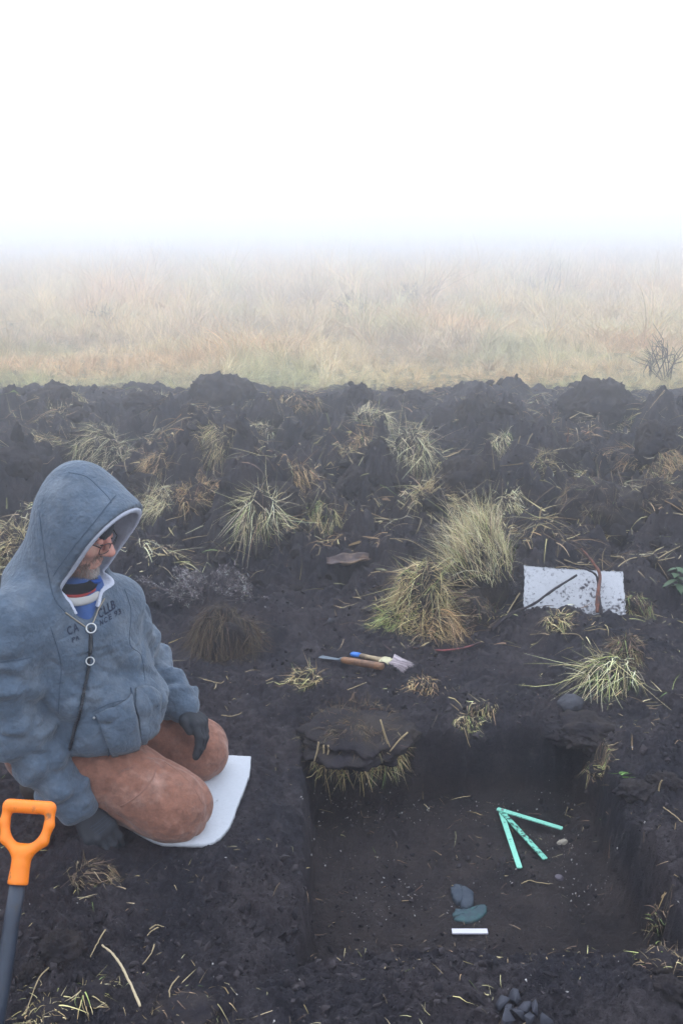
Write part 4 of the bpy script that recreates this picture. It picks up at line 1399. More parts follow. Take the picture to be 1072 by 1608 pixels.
# ---- sticks and branches
M['bark'] = mat('dark_bark', (.030, .024, .026), .85, .2, nscale=40, namp=.4)
M['redbark'] = mat('reddish_stick', (.20, .075, .045), .7, .25, nscale=30, namp=.5, c2=(.05, .03, .028), n2scale=25)
M['paletwig'] = mat('pale_twig', (.30, .23, .13), .8, .2, nscale=40, namp=.3)
def stick(name, pts3, r0, r1, m, label, cat='stick', group=None, n=26):
    P = smooth_path(pts3, n)
    P = P + .0004 * rng.normal(size=P.shape)
    v, f = tube(P, np.linspace(r0, r1, n) * (1 + .12 * rng.normal(size=n)), 7)
    return solo(name, v, f, m, label, cat, group)
def on_mat(px, py, off=.01):
    r = ray(px, py); c = np.array([0, 0, CAM_H])
    n = TOWARD; p0 = MO + n * (.03 + off)
    return c + r * ((p0 - c) @ n / (r @ n))
stick('dark_branch', [lay(770, 992, .01), lay(800, 975, .03), on_mat(836, 949), on_mat(870, 925), on_mat(905, 903)], .0075, .0045, M['bark'], 'dark bare branch lying slanted across the soiled white mat', 'branch')
c0 = on_mat(938, 935, .012)
stick('forked_stick', [on_mat(937, 962, .0), c0, on_mat(941, 903, .02), on_mat(931, 884, .03), on_mat(912, 861, .04)], .010, .004, M['redbark'], 'reddish brown bent stick standing in front of the soiled white mat', 'stick')
stick('dark_branch', [on_mat(944, 966, 0), on_mat(940, 940, .004), on_mat(937, 908, .012), on_mat(925, 896, .03), on_mat(903, 890, .035)], .008, .003, M['bark'], 'blackish forked twig rising over the top edge of the propped mat', 'branch')
tw = [[(955, 908), (985, 885), (1015, 879), (1045, 872)], [(1030, 884), (1050, 872), (1066, 864)], [(885, 885), (905, 892), (930, 893)], [(1026, 887), (1045, 884), (1058, 881)], [(700, 955), (690, 985), (668, 1000)], [(815, 938), (800, 962), (786, 985)]]
lab = ['long thin pale twig reaching right from the propped mat', 'short fine twig at the right edge above the green weed', 'thin pale twig touching the top edge of the propped mat', 'flat pale splinter of stem by the green weed', 'bent straw stalk hanging below the upper tuft', 'pale stalk leaning left of the propped mat']
for t, l in zip(tw, lab): stick('twig', [lay(a, b, .02) for a, b in t], .0035, .0018, M['paletwig'], l, 'twig')
stick('red_twig', [lay(648, 1020, .008), lay(690, 1024, .008), lay(725, 1022, .012), lay(755, 1012, .01)], .0045, .003, mat('red_bark', (.30, .075, .075), .7, .3, nscale=60, namp=.4, c2=(.05, .03, .03), n2scale=18), 'thin reddish root on the soil under the big double tuft', 'root')
stick('pale_stalk', [lay(163, 1512, .05), lay(183, 1533, .055), lay(203, 1565, .05), lay(222, 1604, .04)], .0024, .0030, mat('cream_stalk', (.44, .35, .22), .7, .3), 'thick cream coloured bent stalk near the bottom left corner', 'stalk')
for pts, l in (([(78, 1527), (62, 1545), (50, 1575), (42, 1600)], 'grey bent stalk between the spade shaft and the cream stalk'), ([(166, 1467), (152, 1492), (143, 1510)], 'thin grey stalk leaning on the soil above the cream stalk'),
               ([(281, 1541), (268, 1560), (270, 1580), (290, 1592)], 'hooked thin pale stalk right of the cream stalk'), ([(236, 1466), (246, 1460), (258, 1463)], 'tiny pale stalk topmost of the broken bits left of the pit'),
               ([(250, 1463), (238, 1470), (232, 1477)], 'broken pale stalk lying beneath the topmost broken bit'), ([(243, 1490), (238, 1505), (225, 1522)], 'longest pale stalk of the broken bits left of the pit'),
               ([(612, 850), (640, 852), (660, 862), (678, 873)], 'long pale straw arching left of the upper big tuft'), ([(545, 1089), (560, 1083), (575, 1077)], 'short yellow straw lying above the overhanging sod'),
               ([(393, 912), (402, 903), (414, 899)], 'short pale straw left of the flat wood piece'), ([(1040, 1274), (1055, 1285), (1070, 1298)], 'pinkish brown root end sticking out at the right edge'),
               ([(320, 1072), (345, 1078), (352, 1075)], 'bent pale twig right of the sleeve of the man'), ([(348, 1129), (365, 1130), (380, 1125)], 'thin pale twig right of the gloved hand on the knee'),
               ([(880, 1000), (905, 1001), (915, 1010)], 'thin straw lying left of the greenish tuft'), ([(818, 1390), (830, 1385), (842, 1388), (862, 1391)], 'curled pale root on the pit floor below the green rods')):
    f_ = floor_pt if 'pit floor' in l else (lambda a, b: lay(a, b, .008))
    P = [f_(a, b) + np.array([0, 0, .006]) for a, b in pts]
    stick('stalk', P, .0018, .0013, M['paletwig'], l, 'stalk', None, 16)

# ---- spade
M['orange'] = mat('orange_plastic', (.80, .190, .006), .45, .4, nscale=30, namp=.10, c2=(.25, .10, .03), n2scale=26, thr=(.60, .68), bump=.0005, bscale=300)
M['shaft'] = mat('dark_blue_grey_tube', (.020, .027, .042), .45, .4, nscale=25, namp=.3, c2=(.022, .020, .022), n2scale=20, thr=(.58, .68))
M['steel'] = mat('spade_steel', (.06, .06, .065), .5, .5, metal=.6, nscale=20, namp=.4)
def spade():
    top = np.array([-.697, 1.965, .455]); foot = np.array([-.735, 1.64, -.03])
    ax = unit(top - foot)
    root = thing('spade', (foot[0], foot[1], float(H(foot[0:1], foot[1:2])[0])), 'spade with an orange D shaped grip and dark shaft standing in the soil', 'spade')
    sx = unit(np.cross(ax, (.12, 1, .3))); sx = sx if sx[0] > 0 else -sx
    f = np.cross(sx, ax)
    B = lambda a, h, d=0: top + sx * a + ax * h + f * d
    # one closed D: crossbar, arms, yoke, socket
    def dgrip(p):
        q = np.stack([(p - top) @ sx, (p - top) @ ax, (p - top) @ f], -1)
        d = d_cap(q, (-.046, -.014, 0), (.046, -.014, 0), .0150)
        for s in (-1, 1):
            d = smin(d, chain(q, [np.array((s * .049, -.016, 0)), np.array((s * .052, -.050, 0)), np.array((s * .043, -.085, 0)), np.array((s * .012, -.110, 0))], [.0118, .0105, .0115, .0125], .008), .006)
        d = smin(d, d_cap(q, (0, -.112, 0), (0, -.135, 0), .0200, .0195), .014)
        d = smin(d, d_cap(q, (0, -.135, 0), (0, -.172, 0), .0200, .0225), .004)
        d = np.maximum(d, -(q[:, 1] + .178))
        d = d + .0006 * np.sin(q[:, 0] * 900) * (np.abs(q[:, 1] + .014) < .016) * (np.abs(q[:, 0]) < .04)
        return d
    V, F = surface(dgrip, top - .22, top + .12, .0026)
    V = relax(V, F, 1)
    link('grip', new_mesh('grip', V, F), M['orange'], root)
    v, fc = tube([B(0, -.165), B(0, -.25), B(0, -.4), foot], [.0172, .0172, .0172, .0172], 20)
    link('shaft', new_mesh('shaft', v, fc), M['shaft'], root)
    # blade, mostly in the soil
    o = foot - ax * .0
    nu, nv = 9, 7
    G = []
    for i in range(nu):
        for j in range(nv):
            s, t = (i / (nu - 1) - .5), j / (nv - 1)
            w = .17 * (1 - .25 * max(0, t - .55) / .45 * 1.2)
            G.append(o + sx * s * w - ax * (t * .24 - .03) + f * (.018 * math.cos(s * 2.6) - .012))
    G = np.array(G); idx = np.arange(nu * nv).reshape(nu, nv)
    F = np.stack([idx[:-1, :-1], idx[1:, :-1], idx[1:, 1:], idx[:-1, 1:]], -1).reshape(-1, 4)
    b = link('blade', new_mesh('blade', G, F), M['steel'], root)
    sm = b.modifiers.new('thick', 'SOLIDIFY'); sm.thickness = .003
    v, fc = tube([B(0, -.0) * 0 + foot + ax * .09, foot + ax * .02, foot - ax * .06], [.020, .020, .012], 14)
    link('socket', new_mesh('socket', v, fc), M['steel'], root)
spade()

# ---- hand tools above the pit
M['wood'] = mat('worn_wood', (.26, .125, .060), .6, .35, nscale=35, namp=.35, c2=(.10, .055, .035), n2scale=20)
M['palewood'] = mat('pale_wood', (.36, .27, .16), .6, .3, nscale=35, namp=.3, c2=(.12, .085, .06), n2scale=24)
M['bluepaint'] = mat('blue_paint', (.010, .12, .42), .4, .45, nscale=30, namp=.2)
M['creamband'] = mat('cream_ferrule', (.44, .40, .25), .55, .35, nscale=40, namp=.2, c2=(.16, .13, .1), n2scale=30, thr=(.6, .7))
M['bladegrey'] = mat('blue_grey_blade', (.085, .11, .14), .4, .5, metal=.3, nscale=40, namp=.3)
M['bristle'] = mat('bristles', attr=True, rough=.8, spec=.2)
def oriented(a, b, lift):
    A, B_ = lay(*a), lay(*b)
    A[2] += lift; B_[2] += lift
    mid = (A + B_) / 2
    up_ = max(0, float(H(mid[0:1], mid[1:2])[0]) + lift * .7 - mid[2])
    A[2] += up_; B_[2] += up_
    x = unit(B_ - A); y = unit(np.cross(ZU, x))
    return A, B_, x, y
def prof(A, x, y, secs, sides=12):
    """sweep of ellipses: (distance, half width, half thickness, z offset)"""
    V = []
    for d, w, h, dz in secs:
        for k in range(sides):
            t = 2 * math.pi * k / sides
            c, s = math.cos(t), math.sin(t)
            V.append(A + x * d + y * w * np.sign(c) * abs(c) ** .8 + ZU * (h * np.sign(s) * abs(s) ** .8 + dz))
    F = []
    n = len(secs)
    for i in range(n - 1):
        for k in range(sides):
            F.append((i * sides + k, i * sides + (k + 1) % sides, (i + 1) * sides + (k + 1) % sides, (i + 1) * sides + k))
    F.append(tuple(range(sides - 1, -1, -1))); F.append(tuple(range((n - 1) * sides, n * sides)))
    return np.array(V), F
A, B_, x, y = oriented((503, 1036), (601, 1053), .014)
L = np.linalg.norm(B_ - A)
tl = thing('leaf_trowel', (A + B_) / 2 - (0, 0, .014), 'narrow blue grey bladed hand tool with a reddish wooden handle beside the brush', 'hand tool')
v, f = prof(A, x, y, [(.0, .0135, .0018, 0), (.01, .0145, .0020, 0), (.05, .0120, .0022, 0), (.09, .0080, .003, .001), (.125, .0055, .0045, .002)])
link('blade', new_mesh('blade', v, f, False), M['bladegrey'], tl)
v, f = prof(A, x, y, [(.112, .0110, .0105, .002), (.122, .0128, .0125, .002), (.16, .0140, .0135, .002), (.20, .0138, .0135, .002), (L - .015, .0145, .014, .002), (L - .004, .0138, .0135, .002), (L, .010, .010, .002)], 16)
link('handle', new_mesh('handle', v, f), M['wood'], tl)
v, f = prof(A, x, y, [(.104, .0092, .009, .002), (.114, .0116, .0113, .002)], 16)
link('ferrule', new_mesh('ferrule', v, f), M['bladegrey'], tl)
A, B_, x, y = oriented((551, 1031), (641, 1050), .013)
L = np.linalg.norm(B_ - A)
k_ = L / .235
br = thing('paint_brush', (A + B_) / 2 - (0, 0, .013), 'flat paint brush with a blue tipped handle and mauve grey bristles', 'brush')
S = lambda secs: [(d * k_, w, h, z) for d, w, h, z in secs]
v, f = prof(A, x, y, S([(0, .008, .005, 0), (.004, .0125, .008, 0), (.02, .0145, .009, 0), (.040, .0135, .0085, 0)]), 16); link('handle_tip', new_mesh('handle_tip', v, f), M['bluepaint'], br)
v, f = prof(A, x, y, S([(.040, .0132, .0082, 0), (.07, .0105, .0085, 0), (.10, .0100, .0090, 0), (.120, .016, .0095, 0), (.132, .0235, .010, 0)]), 16); link('handle', new_mesh('handle', v, f), M['palewood'], br)
v, f = prof(A, x, y, S([(.128, .0265, .0105, 0), (.132, .0275, .0112, 0), (.164, .0280, .0112, 0), (.168, .0272, .0105, 0)]), 16); link('ferrule', new_mesh('ferrule', v, f), M['creamband'], br)
Rb = np.random.default_rng(3); n = 900
u = Rb.uniform(-1, 1, n)
roots = A + x * .166 * k_ + y * (u * .0245)[:, None] + ZU * (Rb.uniform(-.007, .007, n))[:, None]
dirs = x + y * (u * .22 + Rb.normal(size=n) * .04)[:, None] + ZU * (Rb.normal(size=n) * .05 - .08)[:, None]
V, F, bi = blades(roots, dirs, Rb.uniform(.055, .072, n) * k_, np.full(n, .0018), np.full(n, .06), 3, .03, True, Rb)
me = new_mesh('bristles', V, F); add_col(me, (np.array([.46, .39, .41]) * Rb.uniform(.55, 1.35, (n, 1)))[bi])
o = link('bristles', me, M['bristle'], br); o['kind'] = 'stuff'

# ---- the flat weathered piece of wood on the rise
M['driftwood'] = mat('weathered_wood', (.100, .076, .074), .85, .2, nscale=30, namp=.5, c2=(.19, .125, .08), n2scale=14, thr=(.45, .6), bump=.002, bscale=160)
A = lay(546, 899); B_ = A + np.array([.102, .012, 0]); A = A - np.array([.102, .012, 0])
A[2] = B_[2] = float(np.max(H(np.linspace(A[0], B_[0], 5), np.linspace(A[1], B_[1], 5)))) + .006
x = unit(B_ - A); y = np.cross(ZU, x); L = np.linalg.norm(B_ - A)
nu, nv = 40, 12
G = []
for i in range(nu):
    for j in range(nv):
        t, s = i / (nu - 1), j / (nv - 1) * 2 - 1
        w = .036 * (math.sin(math.pi * min(1, t * .96 + .02)) ** .8) * (1 + .08 * math.sin(t * 19))
        cup = .016 * s * s - .012 * math.exp(-((t - .45) / .2) ** 2) * (1 - s * s) + .004 * math.sin(t * 13 + s * 3)
        sag = -.012 * math.exp(-((t - .5) / .22) ** 2) * (s < -.2)
        G.append(A + x * t * L + y * w * s + ZU * (cup + .014 * t + .022 * (s + 1) * .5))
G = np.array(G); idx = np.arange(nu * nv).reshape(nu, nv)
F = np.stack([idx[:-1, :-1], idx[1:, :-1], idx[1:, 1:], idx[:-1, 1:]], -1).reshape(-1, 4)
o = solo('wood_piece', G, F, M['driftwood'], 'flat weathered hollow piece of wood on the rise behind the pit', 'wood')
sm = o.modifiers.new('thick', 'SOLIDIFY'); sm.thickness = .008; sm.offset = 0

# ---- on the pit floor: green arrow rods, scale bar, two slate finds
M['green'] = mat('mint_green_paint', (.21, .54, .41), .6, .35, nscale=60, namp=.12, c2=(.016, .05, .04), n2scale=75, thr=(.60, .66))
M['green2'] = mat('mint_green_paint_soiled', (.17, .48, .36), .6, .3, nscale=60, namp=.15, c2=(.015, .035, .03), n2scale=75, thr=(.50, .58))
hinge = floor_pt(786, 1276)
ar = thing('north_arrow', hinge, 'mint green three armed north arrow lying open on the pit floor', 'north arrow')
zt = float(max(H(np.array([q[0]]), np.array([q[1]]))[0] for q in [hinge] + [floor_pt(*e) for e in ((880, 1305), (853, 1350), (815, 1362))])) + .006
for i, (e, mm) in enumerate((((815, 1363), 'green'), ((855, 1351), 'green2'), ((881, 1305), 'green'))):
    E = at_z(e[0], e[1], zt)[:2]; h0 = at_z(786, 1276, zt)[:2]
    u = unit(E - h0); pv = np.array([-u[1], u[0]]); a = h0 - u * .012
    w = .0092
    pts = []
    for c_, sgn in ((E, 1), (a, -1)):
        for t in np.linspace(-1.2, 1.2, 5): pts.append(c_ + pv * w * math.sin(t) * (-sgn) * -1 * 1.0 + u * w * .5 * (math.cos(t) - .3) * sgn)
    pts = sorted(pts, key=lambda q: math.atan2((q - (E + a) / 2) @ pv / w * 1.0, (q - (E + a) / 2) @ u / (np.linalg.norm(E - a) / 2)))
    z = zt + i * .0042
    v, f = slab(np.array(pts), z, z + .0038, .0008)
    link('arm', new_mesh('arm', v, f, False), M[mm], ar)
v, f = tube([np.r_[at_z(788, 1277, zt)[:2], zt], np.r_[at_z(788, 1277, zt)[:2], zt + .0155]], .0045, 14)
link('rivet', new_mesh('rivet', v, f, False), M['metal'], ar)
c = floor_pt(737, 1466)
hl, hw_ = .0505, .0098
P = [(c[0] + a, c[1] + b) for a, b in ((-hl, -hw_), (hl, -hw_), (hl, hw_), (-hl, hw_))]
z = float(max(H(np.array([p[0]]), np.array([p[1]]))[0] for p in P)) + .003
v, f = slab(np.array(P), z, z + .004, .0008)
solo('scale_bar', v, f, mat('white_bar', (.52, .50, .56), .5, .35, nscale=50, namp=.04), 'short white scale bar lying flat on the pit floor', 'scale bar', smooth=False)
M['slate'] = mat('blue_slate', (.034, .044, .062), .85, .25, nscale=60, namp=.25, c2=(.05, .06, .075), n2scale=45, bump=.001, bscale=200)
M['slate2'] = mat('teal_slate', (.036, .056, .070), .8, .3, nscale=60, namp=.25, c2=(.035, .080, .082), n2scale=35, bump=.001, bscale=200)
for outline, mm, lab_, hgt in (([(708, 1393), (714, 1388), (722, 1388), (728, 1391), (737, 1395), (743, 1402), (743, 1412), (741, 1420), (733, 1425), (724, 1423), (722, 1417), (714, 1413), (709, 1405)], 'slate', 'rounded blue grey stone find, upper of the pair above the scale bar', .011),
                              ([(711, 1433), (716, 1427), (726, 1427), (738, 1424), (750, 1421), (758, 1419), (763, 1421), (762, 1432), (755, 1440), (744, 1445), (730, 1447), (717, 1444), (711, 1440)], 'slate2', 'crescent shaped teal grey stone find just above the scale bar', .009)):
    z0 = float(floor_pt(*outline[0])[2])
    P = np.array([at_z(a, b, z0 + .008)[:2] for a, b in outline])
    P = smooth_path(np.c_[np.vstack([P, P[:1]]), np.zeros(len(P) + 1)], 60)[:-1, :2] + .0016 * rng.normal(size=(59, 2))
    cc = P.mean(0)
    lay_ = []
    for s, zz in ((1.0, -.010), (1.0, hgt * .45), (.96, hgt * .75), (.86, hgt * .95), (.6, hgt * 1.06), (.3, hgt * 1.02)):
        Q = cc + (P - cc) * s
        lay_.append(np.c_[Q, z0 + zz + .0012 * noise2(Q[:, 0] * 90, Q[:, 1] * 90, 5)])
    V = np.vstack(lay_ + [np.array([[cc[0], cc[1], z0 + hgt]])])
    n = len(P); F = []
    for i in range(5):
        for k in range(n): F.append((i * n + k, i * n + (k + 1) % n, (i + 1) * n + (k + 1) % n, (i + 1) * n + k))
    for k in range(n): F.append((5 * n + k, 5 * n + (k + 1) % n, 6 * n))
    solo('stone_find', V, F, M[mm], lab_, 'stone', 'stone finds on the pit floor')

# ---- loose stones
M['stone'] = mat('grey_stone', (.060, .060, .070), .85, .2, nscale=40, namp=.35, c2=(.03, .028, .033), n2scale=18, bump=.002, bscale=120)
g, s = frame_at(897, 1114)
v, f = lump(g + (0, .02, .012), (.046, .040, .034), 4, .25, 1.6, 61, .02)
solo('stone', v, f, M['stone'], 'round grey stone at the foot of the bank left of the greenish tuft', 'stone')
for px, py, w, l in ((519, 977, 9, 'small grey stone on the rise left of the double tuft'), (215, 0, 0, ''), (322, 957, 0, ''), (890, 1376, 0, '')):
    if w:
        g, s = frame_at(px, py); v, f = rock(g + (0, 0, .008), (.018, .016, .013), px, 7, 3)
        solo('stone', v, f, M['stone'], l, 'stone')
c = floor_pt(877, 1381); v, f = rock(c + (0, 0, .006), (.014, .011, .010), 9, 7, 3)
solo('stone', v, f, mat('mauve_stone', (.10, .085, .10), .8, .25, nscale=60, namp=.3), 'small mauve pebble on the pit floor between green rods and right wall', 'stone')
c = floor_pt(882, 1325); v, f = rock(c + (0, 0, .006), (.020, .012, .010), 19, 5, 3)
solo('stone', v, f, mat('cream_stone', (.30, .26, .21), .8, .25, nscale=60, namp=.3), 'pale cream pebble on the pit floor right of the green rods', 'stone')
M['coal'] = mat('slate_chunk', (.034, .035, .047), .7, .3, nscale=60, namp=.3, bump=.001, bscale=160)
CH = [(786, 1583, 26, 18, .5), (807, 1574, 24, 17, -.7), (795, 1604, 28, 18, .4), (813, 1600, 24, 18, 0), (826, 1591, 20, 16, -.5), (838, 1586, 13, 20, .2), (856, 1606, 25, 14, .1), (830, 1606, 20, 13, .7), (797, 1592, 14, 12, 1.2)]
CHL = ['upper left dark chunk of the small stone heap at the bottom edge', 'topmost dark angular chunk of the small stone heap', 'lower left dark chunk of the small stone heap, cut by the bottom edge', 'middle dark flat chunk of the small stone heap', 'upright dark chunk right of the middle of the stone heap',
       'narrow dim chunk at the right flank of the small stone heap', 'separate dark chunk lying right of the small stone heap', 'low dark chunk under the right flank of the stone heap', 'little dark chunk wedged in the left of the stone heap']
for i, ((px, py, w, h, a), l) in enumerate(zip(CH, CHL)):
    g, s = frame_at(px, py)
    v, f = chunk((0, 0, 0), (w / s * .52, h / s * .60, .012), 500 + i, 9, .07)
    ca, sa = math.cos(a), math.sin(a)
    v = v - v.mean(0)
    v = v @ np.array([[ca, sa, 0], [-sa, ca, 0], [0, 0, 1]])
    v[:, 2] += v[:, 0] * rng.normal() * .25 + v[:, 1] * .35
    solo('stone_chunk', v + g + (0, 0, .010 + .006 * (i in (3, 4, 1))), f, M['coal'], l, 'stone', 'dark stone chunks heaped at the bottom edge', smooth=False)

# ---- mounds and clods of dug soil
MD = [(348, 634, 100, 44, 'tallest black soil mound at the meadow edge left of centre'), (945, 652, 110, 56, 'broad rounded soil mound at the meadow edge on the right'), (748, 660, 55, 44, 'small dark soil mound at the meadow edge right of centre'), (80, 640, 80, 36, 'straw topped soil mound at the meadow edge far left'),
      (650, 640, 60, 26, 'low soil mound at the meadow edge near the middle'), (565, 625, 36, 22, 'smallest soil heap at the meadow edge in the middle'), (225, 640, 60, 26, 'low dark soil mound between straw topped mound and tallest mound'), (730, 770, 90, 50, 'dark rounded soil mound in the middle of the dug strip right'),
      (960, 830, 150, 60, 'large smooth soil hump behind the propped mat'), (560, 775, 60, 40, 'dry brown soil lump in the middle of the dug strip'), (20, 740, 70, 36, 'dark soil swell at the left edge above the hood'), (620, 765, 60, 40, 'dark soil lump right of the dry brown lump'), (1040, 700, 70, 40, 'dark soil lump at the right edge of the dug strip'), (430, 800, 80, 40, 'dark soil lump right of the pale tuft near the hood')]
for i, (px, py, w, h, l) in enumerate(MD):
    g, s = frame_at(px, py)
    W_, Hh = w / s, h / s
    v, f = lump(g + (0, W_ * .3, -Hh * .10), (W_ * .50, W_ * .42, Hh * .95), 5, .42, 1.8, 700 + i, .09)
    m_ = v[:, 2] < g[2] - .1
    solo('soil_mound', v, f, M['clod'], l, 'soil mound', 'soil mounds thrown up in the dug strip')
CL = [(95, 1500, 70, 56, 'largest black clod right of the spade shaft'), (52, 1535, 38, 50, 'black clod squeezed between the spade shaft and the largest clod'), (55, 1340, 60, 40, 'dark clod beside the spade grip under the forearm'), (1005, 1250, 60, 32, 'dark soil clod on the right bank above the pit'), (930, 1160, 120, 40, 'broad smooth lump of soil on the rim at the far right pit corner'), (1045, 1235, 50, 34, 'brown soil clod at the right edge above the pit bank'), (1050, 1560, 50, 40, 'crumbling clod in the bottom right corner')]
for i, (px, py, w, h, l) in enumerate(CL):
    g, s = frame_at(px, py)
    W_, Hh = w / s, h / s
    v, f = lump(g + (0, W_ * .25, -Hh * .12), (W_ * .5, W_ * .42, Hh * .5), 5, .5, 2.4, 760 + i, .12)
    solo('soil_clod', v, f, M['clod'], l, 'soil clod', 'soil clods round the pit')

# ---- tufts of straw on the turned soil
T = tuft
T(748, 935, 105, 100, 'tall pale straw tuft, upper of the big double tuft', 'pale', 1900, (-.40, .0), .85, .30, .95, .215, .10, 21, spread=.26, rnd=.17, sodpx=10, stand=True)
T(662, 985, 92, 85, 'drooping reddish straw tuft with green ends, lower of the big double tuft', 'straw', 1100, (-.45, -.5), .5, .95, 1.0, .30, .10, 22, spread=.5)
T(690, 1000, 60, 60, 'hanging rust brown straw bundle under the big double tuft', 'rust', 330, (.12, -.55), .3, 1.2, .6, .28, .0, 23, spread=.3)
T(740, 985, 80, 60, 'matted dark rooty sod in the middle of the double tuft', 'brown', 360, (.1, -.4), .4, 1.0, .8, .2, .06, 24)
T(612, 985, 40, 40, 'small bright green grass tuft at the left foot of the double tuft', 'green', 160, (-.5, -.3), .5, .8, .5, .2, .6, 25)
T(958, 1078, 85, 74, 'greenish straw tuft splaying down left on the right bank', 'pale', 300, (-.45, -.75), .2, .55, .5, .20, .42, 26, spread=.3, stand=True)
T(985, 1040, 60, 40, 'brown rooty sod right of the greenish tuft', 'brown', 240, (.2, -.2), .4, .9, .8, .14, .05, 27)
T(350, 1025, 110, 62, 'dark root ball with hanging brown roots beside the sleeve of the man', 'brown', 1000, (-.1, -.7), .2, 1.3, .95, .26, .0, 28, name='root_ball', cat='root ball', dark=.45, bw=.0018)
T(152, 722, 80, 62, 'bright rounded straw tuft above the hood', 'pale', 520, (-.25, -.5), .8, 1.0, .75, .34, .1, 29, spread=.6)
T(78, 715, 85, 40, 'flattened straw tuft left of the bright rounded tuft', 'straw', 360, (-.3, -.5), .5, 1.0, .6, .34, .05, 30)
T(95, 640, 70, 30, 'straw cap on the mound far left at the meadow edge', 'straw', 260, (.1, -.5), .5, .9, .7, .3, .05, 31)
T(335, 715, 72, 42, 'straw topped dark sod below the tallest mound', 'straw', 260, (.1, -.5), .5, 1.0, .85, .26, .05, 32)
T(408, 822, 60, 55, 'pale upright straw tuft right of the hood', 'pale', 260, (-.05, -.4), .9, .7, .8, .42, .15, 33)
T(252, 800, 66, 42, 'yellow straw heap just right of the hood tip', 'pale', 320, (-.1, -.4), .5, .9, .6, .34, .0, 34)
T(312, 790, 75, 36, 'rust brown matted sod between two pale tufts right of the hood', 'rust', 320, (.2, -.3), .3, 1.0, .7, .26, .0, 35)
T(246, 755, 40, 44, 'rooty brown sod above the yellow straw heap', 'rust', 240, (.1, -.8), .3, 1.2, .9, .26, .0, 36)
T(14, 878, 62, 62, 'thick straw tuft at the left edge behind the man', 'straw', 420, (-.1, -.6), .6, 1.0, .7, .34, .05, 37)
T(646, 722, 62, 50, 'pale bushy straw tuft in the middle of the dug strip', 'pale', 320, (-.1, -.4), .9, .7, .8, .40, .1, 38)
T(585, 664, 54, 28, 'pale low straw tuft in the back row middle', 'pale', 220, (-.1, -.4), .5, .9, .6, .32, .05, 39)
T(565, 716, 50, 34, 'sparse rusty straw tuft left of the pale bushy tuft', 'rust', 200, (.0, -.5), .5, .9, .7, .3, .05, 40)
T(700, 790, 95, 36, 'wide swept straw sheet behind the big double tuft', 'straw', 420, (.45, -.4), .35, .9, .6, .36, .0, 41)
T(748, 812, 60, 28, 'trailing straw right end of the swept straw sheet', 'straw', 200, (.3, -.5), .35, 1.0, .6, .34, .0, 42)
T(800, 802, 36, 40, 'thin fan of pale straw right of the swept sheet', 'pale', 110, (.15, -.8), .3, 1.2, .5, .36, .0, 43)
T(508, 826, 44, 34, 'greenish straw tuft on a dark sod in the middle', 'straw', 200, (-.1, -.6), .4, 1.0, .9, .28, .35, 44)
T(470, 752, 44, 24, 'small rusty straw tuft left of the dry brown lump', 'rust', 150, (.0, -.4), .5, .9, .7, .28, .0, 45)
T(790, 702, 34, 24, 'little pale tuft beside two upright stems', 'pale', 120, (.0, -.5), .6, .8, .7, .28, .2, 46)
T(868, 738, 64, 32, 'yellow straw fringe on a dark hump in the right back', 'straw', 220, (.2, -.6), .4, 1.0, .7, .3, .1, 47)
T(985, 738, 88, 38, 'rusty straw mat in the right back', 'rust', 360, (.0, -.4), .4, .9, .7, .28, .05, 48)
T(1050, 742, 54, 40, 'rusty straw sod at the right edge in the back', 'rust', 220, (.1, -.5), .4, 1.0, .7, .28, .05, 49)
T(970, 666, 50, 20, 'yellowish flat tuft under the broad mound on the right', 'straw', 160, (.0, -.5), .4, .9, .5, .3, .1, 50)
T(1030, 802, 56, 50, 'brown rooty sod at the right edge behind the green weed', 'brown', 240, (.0, -.5), .4, 1.1, .9, .26, .05, 51)
T(240, 632, 44, 20, 'faint pale tuft between the two left mounds', 'pale', 140, (.0, -.4), .6, .8, .6, .28, .2, 52)
T(408, 684, 44, 24, 'faint pale tuft under the tallest mound at right', 'pale', 130, (.1, -.5), .5, .9, .6, .3, .1, 53)
T(470, 634, 66, 20, 'faint rusty straw strip at the meadow edge', 'rust', 180, (.0, -.4), .4, .9, .7, .26, .0, 54)
T(930, 800, 100, 46, 'dark rooty hump in front of the smooth hump on the right', 'brown', 320, (-.1, -.5), .3, 1.1, .9, .24, .03, 55)
T(480, 1078, 52, 40, 'sparse straw tuft left of the hand tools', 'straw', 110, (-.1, -.5), .5, .8, .45, .18, .15, 56)
T(880, 985, 44, 30, 'dry straw wisp under the propped mat', 'straw', 110, (-.2, -.5), .4, .9, .5, .16, .1, 57)
T(1000, 960, 44, 40, 'dark grass wisp right of the propped mat', 'brown', 120, (.2, -.4), .6, .8, .5, .18, .3, 58)
T(145, 1385, 60, 36, 'brown root fibres on the soil below the gloved hand', 'brown', 170, (.0, -.5), .3, 1.0, .4, .11, .0, 59)
T(150, 1572, 62, 42, 'yellow and green straw tuft left of the cream stalk', 'straw', 40, (-.15, -.2), .6, .7, .25, .10, .25, 60)
T(75, 1612, 90, 34, 'dense dry straw mat in the bottom left corner', 'straw', 80, (-.1, -.1), .2, .9, .3, .09, .03, 61)
T(290, 1608, 110, 22, 'thin rusty straw litter along the bottom edge left', 'brown', 50, (.0, -.1), .2, .8, .2, .06, .03, 62)
T(1040, 1455, 40, 46, 'brown rooty wisp with one green leaf on the right pit bank', 'brown', 60, (-.2, -.3), .4, .9, .4, .07, .15, 63)
T(1040, 1520, 70, 40, 'loose straw wisp in the soil at the lower right edge', 'brown', 60, (-.1, -.2), .4, .9, .3, .08, .15, 64)
T(660, 1085, 46, 26, 'rusty root wisp below the brush', 'rust', 120, (.0, -.5), .3, 1.0, .4, .10, .0, 65)
